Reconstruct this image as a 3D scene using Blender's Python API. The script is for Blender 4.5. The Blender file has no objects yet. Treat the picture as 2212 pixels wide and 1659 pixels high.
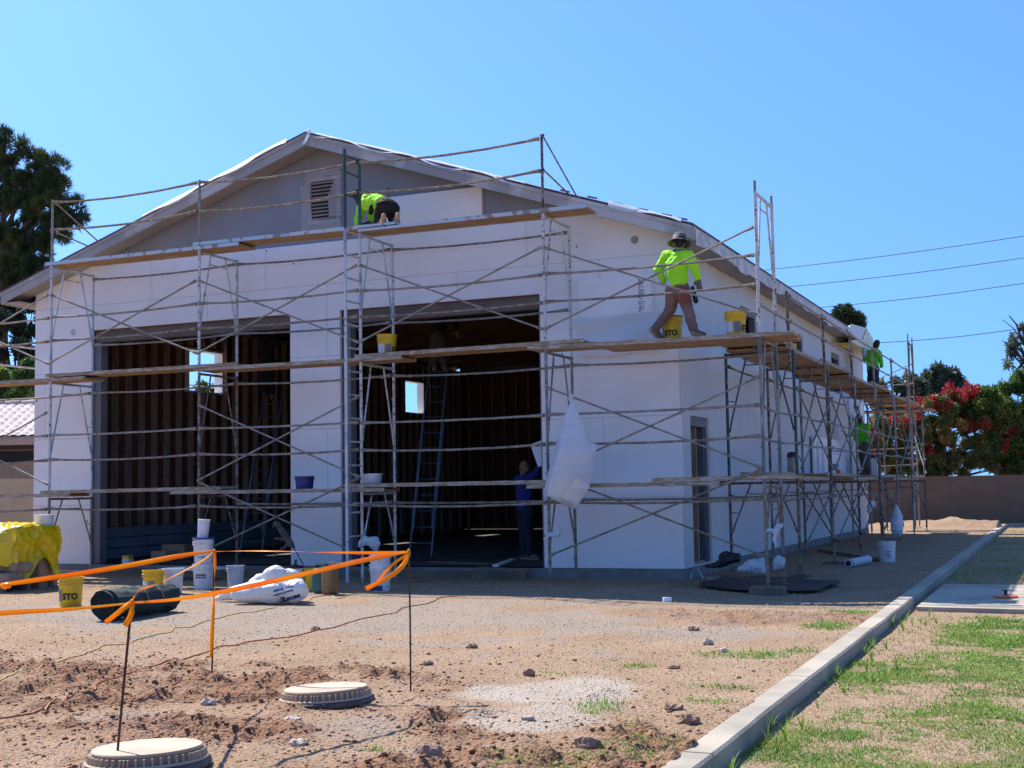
import bpy, math, random
import numpy as np
from mathutils import Vector, Matrix, Quaternion
random.seed(7); RNG=np.random.default_rng(7)
SC=bpy.context.scene; COL=SC.collection
PI=math.pi
# ------------------------------------------------------------------ camera
FPX=2820.0; W2,H2=1106.0,829.5          # focal length in units of a 2212 px wide picture
pitch,roll,yaw=math.radians(4.62),math.radians(1.0),math.radians(23.4)
fw=Vector((-math.sin(yaw)*math.cos(pitch),math.cos(yaw)*math.cos(pitch),math.sin(pitch)))
r0=Vector((math.cos(yaw),math.sin(yaw),0)); u0=r0.cross(fw)
RT=math.cos(roll)*r0-math.sin(roll)*u0; UP=math.sin(roll)*r0+math.cos(roll)*u0
CAM=Vector((5.41,-18.80,1.37))
def ray(x,y): return fw+RT*((x-W2)/FPX)-UP*((y-H2)/FPX)
def at(x,y,X=None,Y=None,Z=None):
    "surveying helper: the point of the plane X=, Y= or Z= seen at picture coordinate x,y"
    d=ray(x,y)
    t=(X-CAM.x)/d.x if X is not None else (Y-CAM.y)/d.y if Y is not None else (Z-CAM.z)/d.z
    return CAM+d*t
def depth(p): return (Vector(p)-CAM).dot(fw)
def proj(p):
    v=Vector(p)-CAM; z=v.dot(fw); return W2+FPX*v.dot(RT)/z, H2-FPX*v.dot(UP)/z
cd=bpy.data.cameras.new('camera'); co=bpy.data.objects.new('camera',cd); COL.objects.link(co)
cd.sensor_width=36; cd.lens=FPX/2212*36; cd.clip_start=.1; cd.clip_end=3000
m=Matrix((( RT.x,UP.x,-fw.x,CAM.x),(RT.y,UP.y,-fw.y,CAM.y),(RT.z,UP.z,-fw.z,CAM.z),(0,0,0,1)))
co.matrix_world=m; SC.camera=co
# ------------------------------------------------------------------ light
w=bpy.data.worlds.new('World'); SC.world=w; w.use_nodes=True
nt=w.node_tree; nt.nodes.clear()
sky=nt.nodes.new('ShaderNodeTexSky'); sky.sky_type='NISHITA'; sky.sun_disc=False
SUND=Vector((.78,-.35,-1)).normalized()
el=math.asin(-SUND.z); az=math.atan2(-SUND.x,-SUND.y)
sky.sun_elevation=el; sky.sun_rotation=az; sky.altitude=350; sky.air_density=1.0; sky.dust_density=.6; sky.ozone_density=2.2
bg=nt.nodes.new('ShaderNodeBackground'); bg.inputs[1].default_value=.12
wo=nt.nodes.new('ShaderNodeOutputWorld'); tcw=nt.nodes.new('ShaderNodeTexCoord'); mpw=nt.nodes.new('ShaderNodeMapping'); mpw.inputs['Scale'].default_value=(1,1,.75); mpw.inputs['Location'].default_value=(0,0,.22); nrm_=nt.nodes.new('ShaderNodeVectorMath'); nrm_.operation='NORMALIZE'
nt.links.new(tcw.outputs['Generated'],mpw.inputs[0]); nt.links.new(mpw.outputs[0],nrm_.inputs[0]); nt.links.new(nrm_.outputs[0],sky.inputs[0])
tint=nt.nodes.new('ShaderNodeMix'); tint.data_type='RGBA'; tint.blend_type='MULTIPLY'; tint.inputs[0].default_value=1; tint.inputs[7].default_value=(.52,.785,1.10,1)
nt.links.new(sky.outputs[0],tint.inputs[6]); nt.links.new(tint.outputs[2],bg.inputs[0]); nt.links.new(bg.outputs[0],wo.inputs[0])
sl=bpy.data.lights.new('sun','SUN'); sl.energy=4.2; sl.angle=math.radians(.53); sl.color=(1,.945,.87)
so=bpy.data.objects.new('sun',sl); COL.objects.link(so); so.rotation_mode='QUATERNION'; so.rotation_quaternion=SUND.to_track_quat('-Z','Y'); so.location=(-30,10,40)
SC.view_settings.view_transform='Standard'; SC.view_settings.look='None'; SC.view_settings.exposure=.97; SC.view_settings.gamma=1
try: SC.cycles.max_bounces=6; SC.cycles.transparent_max_bounces=12; SC.cycles.use_denoising=True
except Exception: pass
# ------------------------------------------------------------------ materials
MAT={}
def mat(name,c,c2=None,scale=6,rough=.65,bump=0,bscale=60,metal=0,spec=.5,lo=.4,hi=.6,c3=None,s3=2,lo3=.5,hi3=.6,trans=0,sheen=0,emit=None,detail=6,rnd=False,coord='Object',stretch=None,transl=0,alpha=1):
    m=bpy.data.materials.new(name); m.use_nodes=True; n=m.node_tree.nodes; L=m.node_tree.links
    b=n['Principled BSDF']; out=n['Material Output']
    c=tuple(c)+(1,) if len(c)==3 else c
    b.inputs['Base Color'].default_value=c; b.inputs['Roughness'].default_value=rough; b.inputs['Metallic'].default_value=metal
    b.inputs['Specular IOR Level'].default_value=spec
    tc=n.new('ShaderNodeTexCoord'); vec=tc.outputs[coord]
    if stretch:
        mp=n.new('ShaderNodeMapping'); mp.inputs['Scale'].default_value=stretch; L.new(vec,mp.inputs[0]); vec=mp.outputs[0]
    if rnd:
        oi=n.new('ShaderNodeObjectInfo'); ad=n.new('ShaderNodeVectorMath'); ad.operation='ADD'; mu=n.new('ShaderNodeMath'); mu.operation='MULTIPLY'; mu.inputs[1].default_value=37
        L.new(oi.outputs['Random'],mu.inputs[0]); L.new(vec,ad.inputs[0]); L.new(mu.outputs[0],ad.inputs[1]); vec=ad.outputs[0]
    cur=None
    def layer(cin,col,sc,l,h):
        nz=n.new('ShaderNodeTexNoise'); nz.inputs['Scale'].default_value=sc; nz.inputs['Detail'].default_value=detail; L.new(vec,nz.inputs['Vector'])
        mr=n.new('ShaderNodeMapRange'); mr.inputs[1].default_value=l; mr.inputs[2].default_value=h; L.new(nz.outputs[0],mr.inputs[0])
        mx=n.new('ShaderNodeMix'); mx.data_type='RGBA'; L.new(mr.outputs[0],mx.inputs[0])
        if isinstance(cin,tuple): mx.inputs[6].default_value=cin
        else: L.new(cin,mx.inputs[6])
        mx.inputs[7].default_value=tuple(col)+(1,); return mx.outputs[2]
    if c2 is not None: cur=layer(c,c2,scale,lo,hi)
    if c3 is not None: cur=layer(cur or c,c3,s3,lo3,hi3)
    if cur is not None: L.new(cur,b.inputs['Base Color'])
    if bump:
        nz=n.new('ShaderNodeTexNoise'); nz.inputs['Scale'].default_value=bscale; nz.inputs['Detail'].default_value=5; L.new(vec,nz.inputs['Vector'])
        bp=n.new('ShaderNodeBump'); bp.inputs['Strength'].default_value=1; bp.inputs['Distance'].default_value=bump; L.new(nz.outputs[0],bp.inputs['Height']); L.new(bp.outputs[0],b.inputs['Normal'])
    if 'bag' in name or 'film' in name or 'tarp' in name:
        vo=n.new('ShaderNodeTexVoronoi'); vo.feature='DISTANCE_TO_EDGE'; vo.inputs['Scale'].default_value=8 if 'tarp' not in name else 6
        n3=n.new('ShaderNodeTexNoise'); n3.inputs['Scale'].default_value=5; L.new(vec,n3.inputs['Vector']); mxv=n.new('ShaderNodeMix'); mxv.data_type='VECTOR'; mxv.inputs[0].default_value=.25; L.new(vec,mxv.inputs[4]); L.new(n3.outputs['Color'],mxv.inputs[5]); L.new(mxv.outputs[1],vo.inputs['Vector'])
        b2=n.new('ShaderNodeBump'); b2.inputs['Strength'].default_value=1; b2.inputs['Distance'].default_value=.018 if name=='white_bag' else .035; L.new(vo.outputs['Distance'],b2.inputs['Height']); L.new(bp.outputs[0],b2.inputs['Normal']); L.new(b2.outputs[0],b.inputs['Normal'])
    if sheen: b.inputs['Sheen Weight'].default_value=sheen
    if trans: b.inputs['Transmission Weight'].default_value=trans
    if alpha<1: b.inputs['Alpha'].default_value=alpha
    if transl:
        tr=n.new('ShaderNodeBsdfTranslucent'); mx=n.new('ShaderNodeMixShader'); mx.inputs[0].default_value=transl
        if cur is not None: L.new(cur,tr.inputs[0])
        else: tr.inputs[0].default_value=c
        L.new(b.outputs[0],mx.inputs[1]); L.new(tr.outputs[0],mx.inputs[2]); L.new(mx.outputs[0],out.inputs[0])
    MAT[name]=m; return m
def foam_material(name,col,seam,rows=1.22,bw=2.44,dots=True,rot=None,dirt=(.6,.57,.52)):
    m=mat(name,col,rough=.8,bump=.002,bscale=8); n=m.node_tree.nodes; L=m.node_tree.links; b=n['Principled BSDF']
    tc=n.new('ShaderNodeTexCoord'); mp=n.new('ShaderNodeMapping'); L.new(tc.outputs['Object'],mp.inputs[0]); mp.inputs['Rotation'].default_value=rot or (PI/2,0,0)
    br=n.new('ShaderNodeTexBrick'); br.inputs['Color1'].default_value=col+(1,); br.inputs['Color2'].default_value=tuple(c*.965 for c in col)+(1,); br.inputs['Mortar'].default_value=seam+(1,)
    br.inputs['Scale'].default_value=1; br.inputs['Brick Width'].default_value=bw; br.inputs['Row Height'].default_value=rows; br.inputs['Mortar Size'].default_value=.008; br.inputs['Mortar Smooth'].default_value=.4
    L.new(mp.outputs[0],br.inputs[0])
    nz=n.new('ShaderNodeTexNoise'); nz.inputs['Scale'].default_value=.8; nz.inputs['Detail'].default_value=8; L.new(tc.outputs['Object'],nz.inputs['Vector'])
    mr=n.new('ShaderNodeMapRange'); mr.inputs[1].default_value=.48; mr.inputs[2].default_value=.72; mr.inputs[4].default_value=.55; L.new(nz.outputs[0],mr.inputs[0])
    mx=n.new('ShaderNodeMix'); mx.data_type='RGBA'; L.new(mr.outputs[0],mx.inputs[0]); L.new(br.outputs[0],mx.inputs[6]); mx.inputs[7].default_value=dirt+(1,)
    last=mx.outputs[2]
    if dots:
        mp2=n.new('ShaderNodeMapping'); mp2.inputs['Scale'].default_value=(2.2,2.2,1.5); L.new(tc.outputs['Object'],mp2.inputs[0])
        vo=n.new('ShaderNodeTexVoronoi'); vo.inputs['Scale'].default_value=1.0; L.new(mp2.outputs[0],vo.inputs['Vector'])
        n2=n.new('ShaderNodeTexNoise'); n2.inputs['Scale'].default_value=30; L.new(tc.outputs['Object'],n2.inputs['Vector'])
        ad=n.new('ShaderNodeMath'); ad.operation='MULTIPLY_ADD'; ad.inputs[1].default_value=.05; L.new(n2.outputs[0],ad.inputs[0]); L.new(vo.outputs['Distance'],ad.inputs[2])
        lt=n.new('ShaderNodeMath'); lt.operation='LESS_THAN'; lt.inputs[1].default_value=.068; L.new(ad.outputs[0],lt.inputs[0])
        m3=n.new('ShaderNodeMix'); m3.data_type='RGBA'; L.new(lt.outputs[0],m3.inputs[0]); L.new(last,m3.inputs[6]); m3.inputs[7].default_value=(.25,.24,.24,1); last=m3.outputs[2]
    L.new(last,b.inputs['Base Color'])
    return m
foam_material('foam',(.86,.855,.87),(.58,.575,.59),dirt=(.70,.67,.63)); foam_material('foam_side',(.85,.88,.89),(.60,.64,.66),rot=(PI/2,0,PI/2),dots=True,dirt=(.74,.75,.68))
mat('foam_board',(.90,.90,.91),(.86,.86,.88),2,rough=.8,bump=.001)
mat('gray_sheathing',(.265,.29,.345),(.235,.26,.31),1.2,rough=.85,bump=.001,bscale=120)
mat('fascia_paint',(.36,.355,.35),(.30,.30,.30),1.5,rough=.6,c3=(.50,.50,.50),s3=1.1,lo3=.52,hi3=.6)
mat('soffit_paint',(.34,.315,.295),(.29,.27,.255),1,rough=.7)
mat('roof_shingle',(.10,.035,.03),(.16,.09,.07),8,rough=.9,bump=.01,bscale=20)
mat('concrete',(.37,.32,.25),(.30,.26,.205),3,rough=.9,bump=.004,bscale=50,c3=(.43,.37,.29),s3=.7)
mat('foundation',(.25,.24,.225),(.19,.185,.18),3,rough=.9,bump=.004,bscale=50)
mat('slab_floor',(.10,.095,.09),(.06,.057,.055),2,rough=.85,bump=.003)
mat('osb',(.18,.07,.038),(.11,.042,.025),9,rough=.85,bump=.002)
mat('stud_wood',(.42,.30,.21),(.31,.21,.145),3,rough=.75,stretch=(6,6,.7))
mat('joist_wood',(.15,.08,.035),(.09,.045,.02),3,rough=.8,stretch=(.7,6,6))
mat('buck_wood',(.17,.145,.125),(.13,.11,.095),2,rough=.8,stretch=(1,4,4))
mat('buck_paint',(.20,.205,.23),(.17,.175,.195),2,rough=.7)
mat('door_metal',(.09,.10,.12),(.14,.15,.17),3,rough=.5)
mat('painted_dark',(.02,.02,.025),rough=.9)  # near-black coat that paints deep shade inside hollows
mat('paint_white',(.62,.65,.66),(.50,.49,.45),6,rough=.5,c3=(.16,.10,.07),s3=22,lo3=.58,hi3=.63,metal=.15,bump=.001,rnd=True)
mat('paint_blue',(.55,.60,.64),(.30,.42,.55),1.4,rough=.5,c3=(.17,.12,.09),s3=20,lo3=.60,hi3=.65,metal=.15,rnd=True,lo=.5,hi=.55)
mat('paint_green',(.045,.085,.085),(.03,.055,.06),6,rough=.5,c3=(.40,.42,.40),s3=25,lo3=.66,hi3=.70,metal=.15,rnd=True)
mat('rusty_steel',(.17,.115,.09),(.30,.26,.22),9,rough=.75,c3=(.07,.045,.04),s3=20,lo3=.5,hi3=.6,metal=.2,bump=.001,rnd=True)
mat('mixed_steel',(.28,.29,.28),(.10,.13,.13),2.5,rough=.65,c3=(.45,.46,.44),s3=25,lo3=.60,hi3=.64,metal=.2,rnd=True)
mat('galv',(.36,.335,.30),(.25,.225,.19),7,rough=.55,c3=(.18,.14,.11),s3=26,lo3=.56,hi3=.62,metal=.35,bump=.0015,rnd=True)
mat('plaster_crust',(.34,.29,.235),(.20,.16,.125),9,rough=.85,c3=(.13,.11,.09),s3=22,lo3=.55,hi3=.63,bump=.006,bscale=30,metal=.1,rnd=True)
mat('plank_wood',(.46,.27,.13),(.33,.19,.095),4,rough=.8,stretch=(.6,6,6),c3=(.55,.44,.32),s3=3,lo3=.55,hi3=.75,bump=.002,rnd=True)
mat('plank_wood_side',(.46,.27,.13),(.33,.19,.095),4,rough=.8,stretch=(6,.6,6),c3=(.42,.36,.28),s3=3,lo3=.55,hi3=.75,bump=.002,rnd=True)
mat('plank_edge',(.42,.55,.62),(.55,.56,.55),1.4,rough=.5,metal=.3,c3=(.30,.24,.19),s3=5,lo3=.56,hi3=.62,rnd=True)
mat('plank_edge_wood',(.33,.27,.20),(.25,.18,.11),3,rough=.8,c3=(.42,.39,.34),s3=9,lo3=.5,hi3=.6,rnd=True,stretch=(.8,4,4))
mat('plastic_bag',(.80,.83,.87),(.68,.73,.80),3,rough=.32,transl=.35,bump=.02,bscale=7,spec=.6)
mat('plastic_film',(.72,.73,.74),rough=.35,transl=.4,bump=.01,bscale=9,alpha=.55)
mat('white_bag',(.82,.80,.76),(.76,.74,.70),3,rough=.4,bump=.022,bscale=6,transl=.15)
mat('roof_white',(.80,.81,.83),rough=.5,transl=.2)
mat('ink_blue',(.02,.03,.20),rough=.6)
mat('ink_black',(.015,.015,.015),rough=.6)
mat('ink_gray',(.2,.2,.21),rough=.6)
mat('yellow_plastic',(.80,.50,.01),(.70,.42,.01),4,rough=.45,c3=(.42,.30,.10),s3=14,lo3=.62,hi3=.7,rnd=True)
mat('white_plastic',(.72,.73,.74),(.62,.62,.62),5,rough=.45,c3=(.35,.33,.30),s3=16,lo3=.64,hi3=.70,rnd=True)
mat('label_white',(.70,.72,.78),(.60,.62,.66),10,rough=.5)
mat('blue_plastic',(.02,.03,.16),(.03,.04,.2),5,rough=.5)
mat('gray_plastic',(.25,.27,.30),rough=.5)
mat('black_plastic',(.015,.015,.018),rough=.5)
mat('wire',(.5,.5,.5),rough=.4,metal=.8)
mat('tarp_yellow',(.80,.58,.0),(.68,.50,.0),2,rough=.15,bump=.03,bscale=5,spec=.7)
mat('paper_sack',(.42,.29,.19),(.35,.24,.16),3,rough=.8,bump=.006,bscale=14)
mat('sack_teal',(.03,.12,.12),(.04,.16,.15),3,rough=.7)
mat('pallet_wood',(.22,.16,.11),(.15,.11,.08),3,rough=.85)
mat('geotextile',(.012,.028,.028),(.020,.045,.042),4,rough=.9,bump=.012,bscale=9)
mat('geo_core',(.008,.012,.013),rough=.9)
mat('tape',(1.0,.52,.0),(1.0,.34,.0),1.5,rough=.35,transl=.45)
mat('rebar',(.10,.05,.03),(.05,.03,.02),30,rough=.85)
mat('cord_yellow',(.62,.42,.12),rough=.6)
mat('cord_orange',(.45,.10,.035),rough=.6)
mat('lid_tan',(.52,.39,.28),(.45,.335,.235),3,rough=.75,c3=(.36,.26,.18),s3=4,lo3=.55,hi3=.75,bump=.001)
mat('lid_rubber',(.03,.035,.045),(.10,.075,.06),5,rough=.55)
mat('orange_plastic',(.75,.12,.02),rough=.5)
mat('rock',(.34,.22,.15),(.25,.16,.11),12,rough=.95,bump=.01,bscale=40,rnd=True)
mat('rock_pale',(.52,.42,.34),(.42,.34,.28),12,rough=.95,bump=.01,bscale=40)
mat('shirt_lime',(.42,.95,.02),(.34,.82,.02),4,rough=.8,bump=.01,bscale=14)
mat('shirt_green',(.10,.62,.02),(.08,.52,.02),4,rough=.8,bump=.01,bscale=14)
mat('shirt_blue',(.01,.03,.22),(.008,.025,.18),4,rough=.8,bump=.01,bscale=14)
mat('pants_brown',(.23,.145,.12),(.18,.115,.095),5,rough=.85,bump=.012,bscale=12)
mat('pants_black',(.010,.010,.014),(.016,.016,.02),5,rough=.85,bump=.008,bscale=14)
mat('pants_navy',(.018,.026,.046),(.012,.018,.035),5,rough=.85,bump=.008,bscale=14)
mat('pants_gray',(.09,.085,.08),(.07,.065,.06),5,rough=.85,bump=.008,bscale=14)
mat('skin',(.28,.13,.075),rough=.6); mat('skin_dark',(.13,.055,.03),rough=.6)
mat('hair',(.012,.008,.007),rough=.7,bump=.01,bscale=60)
mat('boot',(.16,.075,.045),(.22,.13,.09),6,rough=.8); mat('boot_sole',(.46,.30,.20),(.34,.22,.15),9,rough=.9)
mat('glove',(.14,.14,.15),rough=.85)
mat('hat_gray',(.16,.14,.15),(.05,.045,.05),9,rough=.85,lo=.48,hi=.52)
mat('leather_red',(.22,.05,.03),rough=.7)
mat('aluminum',(.15,.18,.24),(.11,.135,.18),5,rough=.4,metal=.4)
mat('block_wall',(.20,.135,.10),(.17,.115,.085),3,rough=.9,bump=.003)
mat('stucco_tan',(.40,.28,.22),(.35,.25,.20),3,rough=.9)
mat('tile_roof',(.62,.50,.46),(.50,.39,.35),5,rough=.85)
mat('bark',(.10,.07,.05),(.06,.045,.035),8,rough=.95,bump=.02,bscale=20)
mat('needles',(.050,.085,.028),(.030,.055,.022),.45,rough=.7,c3=(.11,.15,.04),s3=.7,lo3=.52,hi3=.62,transl=.2)
mat('needles_dark',(.018,.035,.015),(.012,.024,.012),.5,rough=.7,c3=(.04,.06,.02),s3=.8,lo3=.54,hi3=.64,transl=.15)
mat('leaf_green',(.09,.17,.03),(.05,.11,.025),1.0,rough=.55,c3=(.22,.30,.05),s3=1.4,lo3=.5,hi3=.6,transl=.45)
mat('leaf_gray',(.11,.15,.10),(.08,.12,.08),1.0,rough=.55,c3=(.12,.15,.08),s3=1.4,lo3=.5,hi3=.6,transl=.3)
mat('leaf_oleander',(.16,.19,.045),(.10,.14,.035),1.3,rough=.5,c3=(.32,.20,.06),s3=1.8,lo3=.52,hi3=.6,transl=.25)
mat('flower_red',(.42,.02,.04),(.42,.01,.02),2,rough=.6,transl=.3)
mat('grass_blade',(.23,.37,.055),(.15,.28,.035),1.4,rough=.6,c3=(.30,.34,.07),s3=5,lo3=.55,hi3=.68,transl=.35)
mat('cable',(.05,.07,.09),rough=.6)
mat('red_tape',(.35,.02,.02),rough=.5)
mat('sheet_dark',(.008,.008,.010),(.018,.018,.02),3,rough=.5,bump=.02,bscale=6)
mat('lumber_pale',(.42,.32,.22),(.35,.26,.18),4,rough=.8,stretch=(6,6,1))

# ------------------------------------------------------------------ mesh helpers
class MB:
    def __init__(s): s.v=[]; s.f=[]
    def add(s,vs,fs):
        o=len(s.v); s.v+= [Vector(p) for p in vs]; s.f+=[tuple(i+o for i in f) for f in fs]; return s
    def box(s,a,b):
        x0,y0,z0=[min(a[i],b[i]) for i in range(3)]; x1,y1,z1=[max(a[i],b[i]) for i in range(3)]
        return s.add([(x0,y0,z0),(x1,y0,z0),(x1,y1,z0),(x0,y1,z0),(x0,y0,z1),(x1,y0,z1),(x1,y1,z1),(x0,y1,z1)],
            [(0,3,2,1),(4,5,6,7),(0,1,5,4),(1,2,6,5),(2,3,7,6),(3,0,4,7)])
    def beam(s,p,q,w,h,up=(0,0,1)):
        p=Vector(p);q=Vector(q);d=(q-p).normalized(); u=Vector(up); sd=d.cross(u)
        if sd.length<1e-4: sd=d.cross(Vector((0,1,0)))
        sd.normalize(); u=sd.cross(d).normalized(); a=sd*w/2;b=u*h/2
        return s.add([p-a-b,p+a-b,p+a+b,p-a+b,q-a-b,q+a-b,q+a+b,q-a+b],[(0,1,2,3),(7,6,5,4),(0,4,5,1),(1,5,6,2),(2,6,7,3),(3,7,4,0)])
    def tube(s,pts,r,n=8,cap=True):
        pts=[Vector(p) for p in pts]; rs=r if isinstance(r,(list,tuple)) else [r]*len(pts)
        o=len(s.v); prev=None
        for i,p in enumerate(pts):
            d=(pts[min(i+1,len(pts)-1)]-pts[max(i-1,0)]); d=d.normalized() if d.length>1e-9 else Vector((0,0,1))
            if prev is None:
                a=Vector((0,0,1)) if abs(d.z)<.9 else Vector((1,0,0)); x=d.cross(a).normalized()
            else: x=(prev-d*prev.dot(d)).normalized()
            prev=x; y=d.cross(x)
            for k in range(n): s.v.append(p+(x*math.cos(2*PI*k/n)+y*math.sin(2*PI*k/n))*rs[i])
        for i in range(len(pts)-1):
            for k in range(n):
                a=o+i*n+k;b=o+i*n+(k+1)%n; s.f.append((a,b,b+n,a+n))
        if cap:
            s.f.append(tuple(o+k for k in range(n))[::-1]); s.f.append(tuple(o+(len(pts)-1)*n+k for k in range(n)))
        return s
    def lathe(s,prof,c=(0,0,0),n=24,cap=True,axis=None):
        o=len(s.v); c=Vector(c); q=Quaternion() if axis is None else Vector((0,0,1)).rotation_difference(Vector(axis))
        for r,z in prof:
            for k in range(n): s.v.append(c+q@Vector((r*math.cos(2*PI*k/n),r*math.sin(2*PI*k/n),z)))
        for i in range(len(prof)-1):
            for k in range(n):
                a=o+i*n+k;b=o+i*n+(k+1)%n; s.f.append((a,b,b+n,a+n))
        if cap:
            s.f.append(tuple(o+k for k in range(n))[::-1]); s.f.append(tuple(o+(len(prof)-1)*n+k for k in range(n)))
        return s
    def ell(s,c,r,n=14,q=None):
        c=Vector(c); o=len(s.v); m=n//2; r=(r,r,r) if isinstance(r,(int,float)) else r
        for i in range(m+1):
            t=PI*i/m
            for k in range(n):
                p=Vector((r[0]*math.sin(t)*math.cos(2*PI*k/n),r[1]*math.sin(t)*math.sin(2*PI*k/n),r[2]*math.cos(t)))
                s.v.append(c+(q@p if q else p))
        for i in range(m):
            for k in range(n):
                a=o+i*n+k;b=o+i*n+(k+1)%n; s.f.append((a,a+n,b+n,b))
        return s
    def cap(s,p,r1,q,r2,n=12):
        p=Vector(p);q=Vector(q); d=q-p; L=d.length or 1e-6
        d=d/L; pts=[];rs=[]
        for a in (85,60,35,10): pts.append(p-d*r1*math.sin(math.radians(a))); rs.append(r1*math.cos(math.radians(a)))
        pts.append(p+d*L*.5); rs.append((r1+r2)/2)
        for a in (10,35,60,85): pts.append(q+d*r2*math.sin(math.radians(a))); rs.append(r2*math.cos(math.radians(a)))
        return s.tube(pts,rs,n)
    def grid(s,P):
        "P[i][j] points"
        o=len(s.v); ni=len(P);nj=len(P[0])
        for row in P: s.v+=[Vector(p) for p in row]
        for i in range(ni-1):
            for j in range(nj-1):
                a=o+i*nj+j; s.f.append((a,a+1,a+nj+1,a+nj))
        return s
    def xf(s,M,start=0):
        for i in range(start,len(s.v)): s.v[i]=M@s.v[i]
        return s
    def build(s,name,m,parent=None,smooth=False,off=None):
        me=bpy.data.meshes.new(name)
        off=Vector(off) if off is not None else (parent_world(parent) if parent else Vector((0,0,0)))
        me.from_pydata([tuple(v-off) for v in s.v],[],s.f); me.update()
        if m: me.materials.append(MAT[m] if isinstance(m,str) else m)
        if smooth: me.polygons.foreach_set('use_smooth',[True]*len(me.polygons))
        o=bpy.data.objects.new(name,me); COL.objects.link(o)
        if parent: o.parent=parent
        else: o.location=off
        return o
def parent_world(p):
    v=Vector((0,0,0))
    while p: v+=p.location; p=p.parent
    return v
def tag(o,label=None,cat=None,group=None,kind=None):
    if label: o['label']=label
    if cat: o['category']=cat
    if group: o['group']=group
    if kind: o['kind']=kind
    return o
def thing(name,label,cat,loc=(0,0,0),group=None):
    o=bpy.data.objects.new(name,None); o.empty_display_size=.1; COL.objects.link(o); o.location=loc; return tag(o,label,cat,group)
def solo(mb,name,m,label,cat,group=None,smooth=False,kind=None):
    "a thing that is one mesh; its origin goes to the middle of its base"
    xs=[v.x for v in mb.v];ys=[v.y for v in mb.v];zs=[v.z for v in mb.v]
    o=mb.build(name,m,None,smooth,off=((min(xs)+max(xs))/2,(min(ys)+max(ys))/2,min(zs)))
    return tag(o,label,cat,group,kind)
def dup(root,loc,rotz=0,label=None,group=None,swap=None):
    r=root.copy(); COL.objects.link(r); r.location=loc; r.rotation_euler=(0,0,rotz)
    if label: r['label']=label
    if group: r['group']=group
    def kids(src,dst):
        for ch in list(src.children):
            c=ch.copy(); COL.objects.link(c); c.parent=dst
            if swap and c.data and c.data.materials and c.data.materials[0].name in swap:
                c.data=c.data.copy(); c.data.materials[0]=MAT[swap[c.data.materials[0].name]]
            kids(ch,c)
    kids(root,r); return r
def remesh(o,voxel,smooth=2,disp=0,dsize=.2,factor=.6):
    r=o.modifiers.new('remesh','REMESH'); r.mode='VOXEL'; r.voxel_size=voxel; r.use_smooth_shade=True
    if smooth:
        s=o.modifiers.new('smooth','SMOOTH'); s.iterations=smooth; s.factor=factor
    if disp:
        mm=o.data.materials[0].name if o.data.materials else ''
        if 'bag' in mm or 'film' in mm or 'sheet' in mm:
            t=bpy.data.textures.new('folds','VORONOI'); t.noise_scale=dsize*1.3; t.distance_metric='DISTANCE'; t.weight_1=-1; t.weight_2=1
        else:
            t=bpy.data.textures.new('folds','CLOUDS'); t.noise_scale=dsize; t.noise_depth=3
        d=o.modifiers.new('folds','DISPLACE'); d.texture=t; d.strength=disp; d.mid_level=.5; d.texture_coords='LOCAL'
    return o
def text_geo(s,size,shear=0,bold=.0,ext=0):
    cu=bpy.data.curves.new('t','FONT'); cu.body=s; cu.size=size; cu.shear=shear; cu.offset=bold; cu.extrude=ext; cu.align_x='CENTER'; cu.align_y='CENTER'; cu.resolution_u=3
    ob=bpy.data.objects.new('t',cu); COL.objects.link(ob); dg=bpy.context.evaluated_depsgraph_get(); dg.update()
    me=ob.evaluated_get(dg).to_mesh(); v=[tuple(x.co) for x in me.vertices]; f=[tuple(p.vertices) for p in me.polygons]
    ob.evaluated_get(dg).to_mesh_clear(); bpy.data.objects.remove(ob); bpy.data.curves.remove(cu); return v,f
# value noise on arrays
_T=RNG.random((256,256))
def vn(x,y):
    xi=np.floor(x).astype(int);yi=np.floor(y).astype(int);fx=x-xi;fy=y-yi;fx=fx*fx*(3-2*fx);fy=fy*fy*(3-2*fy)
    a=_T[xi%256,yi%256];b=_T[(xi+1)%256,yi%256];c=_T[xi%256,(yi+1)%256];d=_T[(xi+1)%256,(yi+1)%256]
    return (a*(1-fx)+b*fx)*(1-fy)+(c*(1-fx)+d*fx)*fy
def fbm(x,y,s,o=4):
    r=0;a=.5
    for k in range(o): r=r+a*vn(x*s+17.3*k,y*s+9.1*k); s*=2.03;a*=.5
    return r
def npmesh(name,V,F,m,smooth=False,parent=None):
    V=np.asarray(V,dtype=np.float32);F=np.asarray(F,dtype=np.int32); me=bpy.data.meshes.new(name); k=F.shape[1]
    me.vertices.add(len(V)); me.vertices.foreach_set('co',V.ravel()); me.loops.add(F.size); me.loops.foreach_set('vertex_index',F.ravel())
    me.polygons.add(len(F)); me.polygons.foreach_set('loop_start',np.arange(0,F.size,k,dtype=np.int32)); me.polygons.foreach_set('loop_total',np.full(len(F),k,dtype=np.int32))
    if smooth: me.polygons.foreach_set('use_smooth',np.ones(len(F),dtype=bool))
    me.update(calc_edges=True); me.validate()
    if m: me.materials.append(MAT[m] if isinstance(m,str) else m)
    o=bpy.data.objects.new(name,me); COL.objects.link(o)
    if parent: o.parent=parent
    return o
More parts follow.
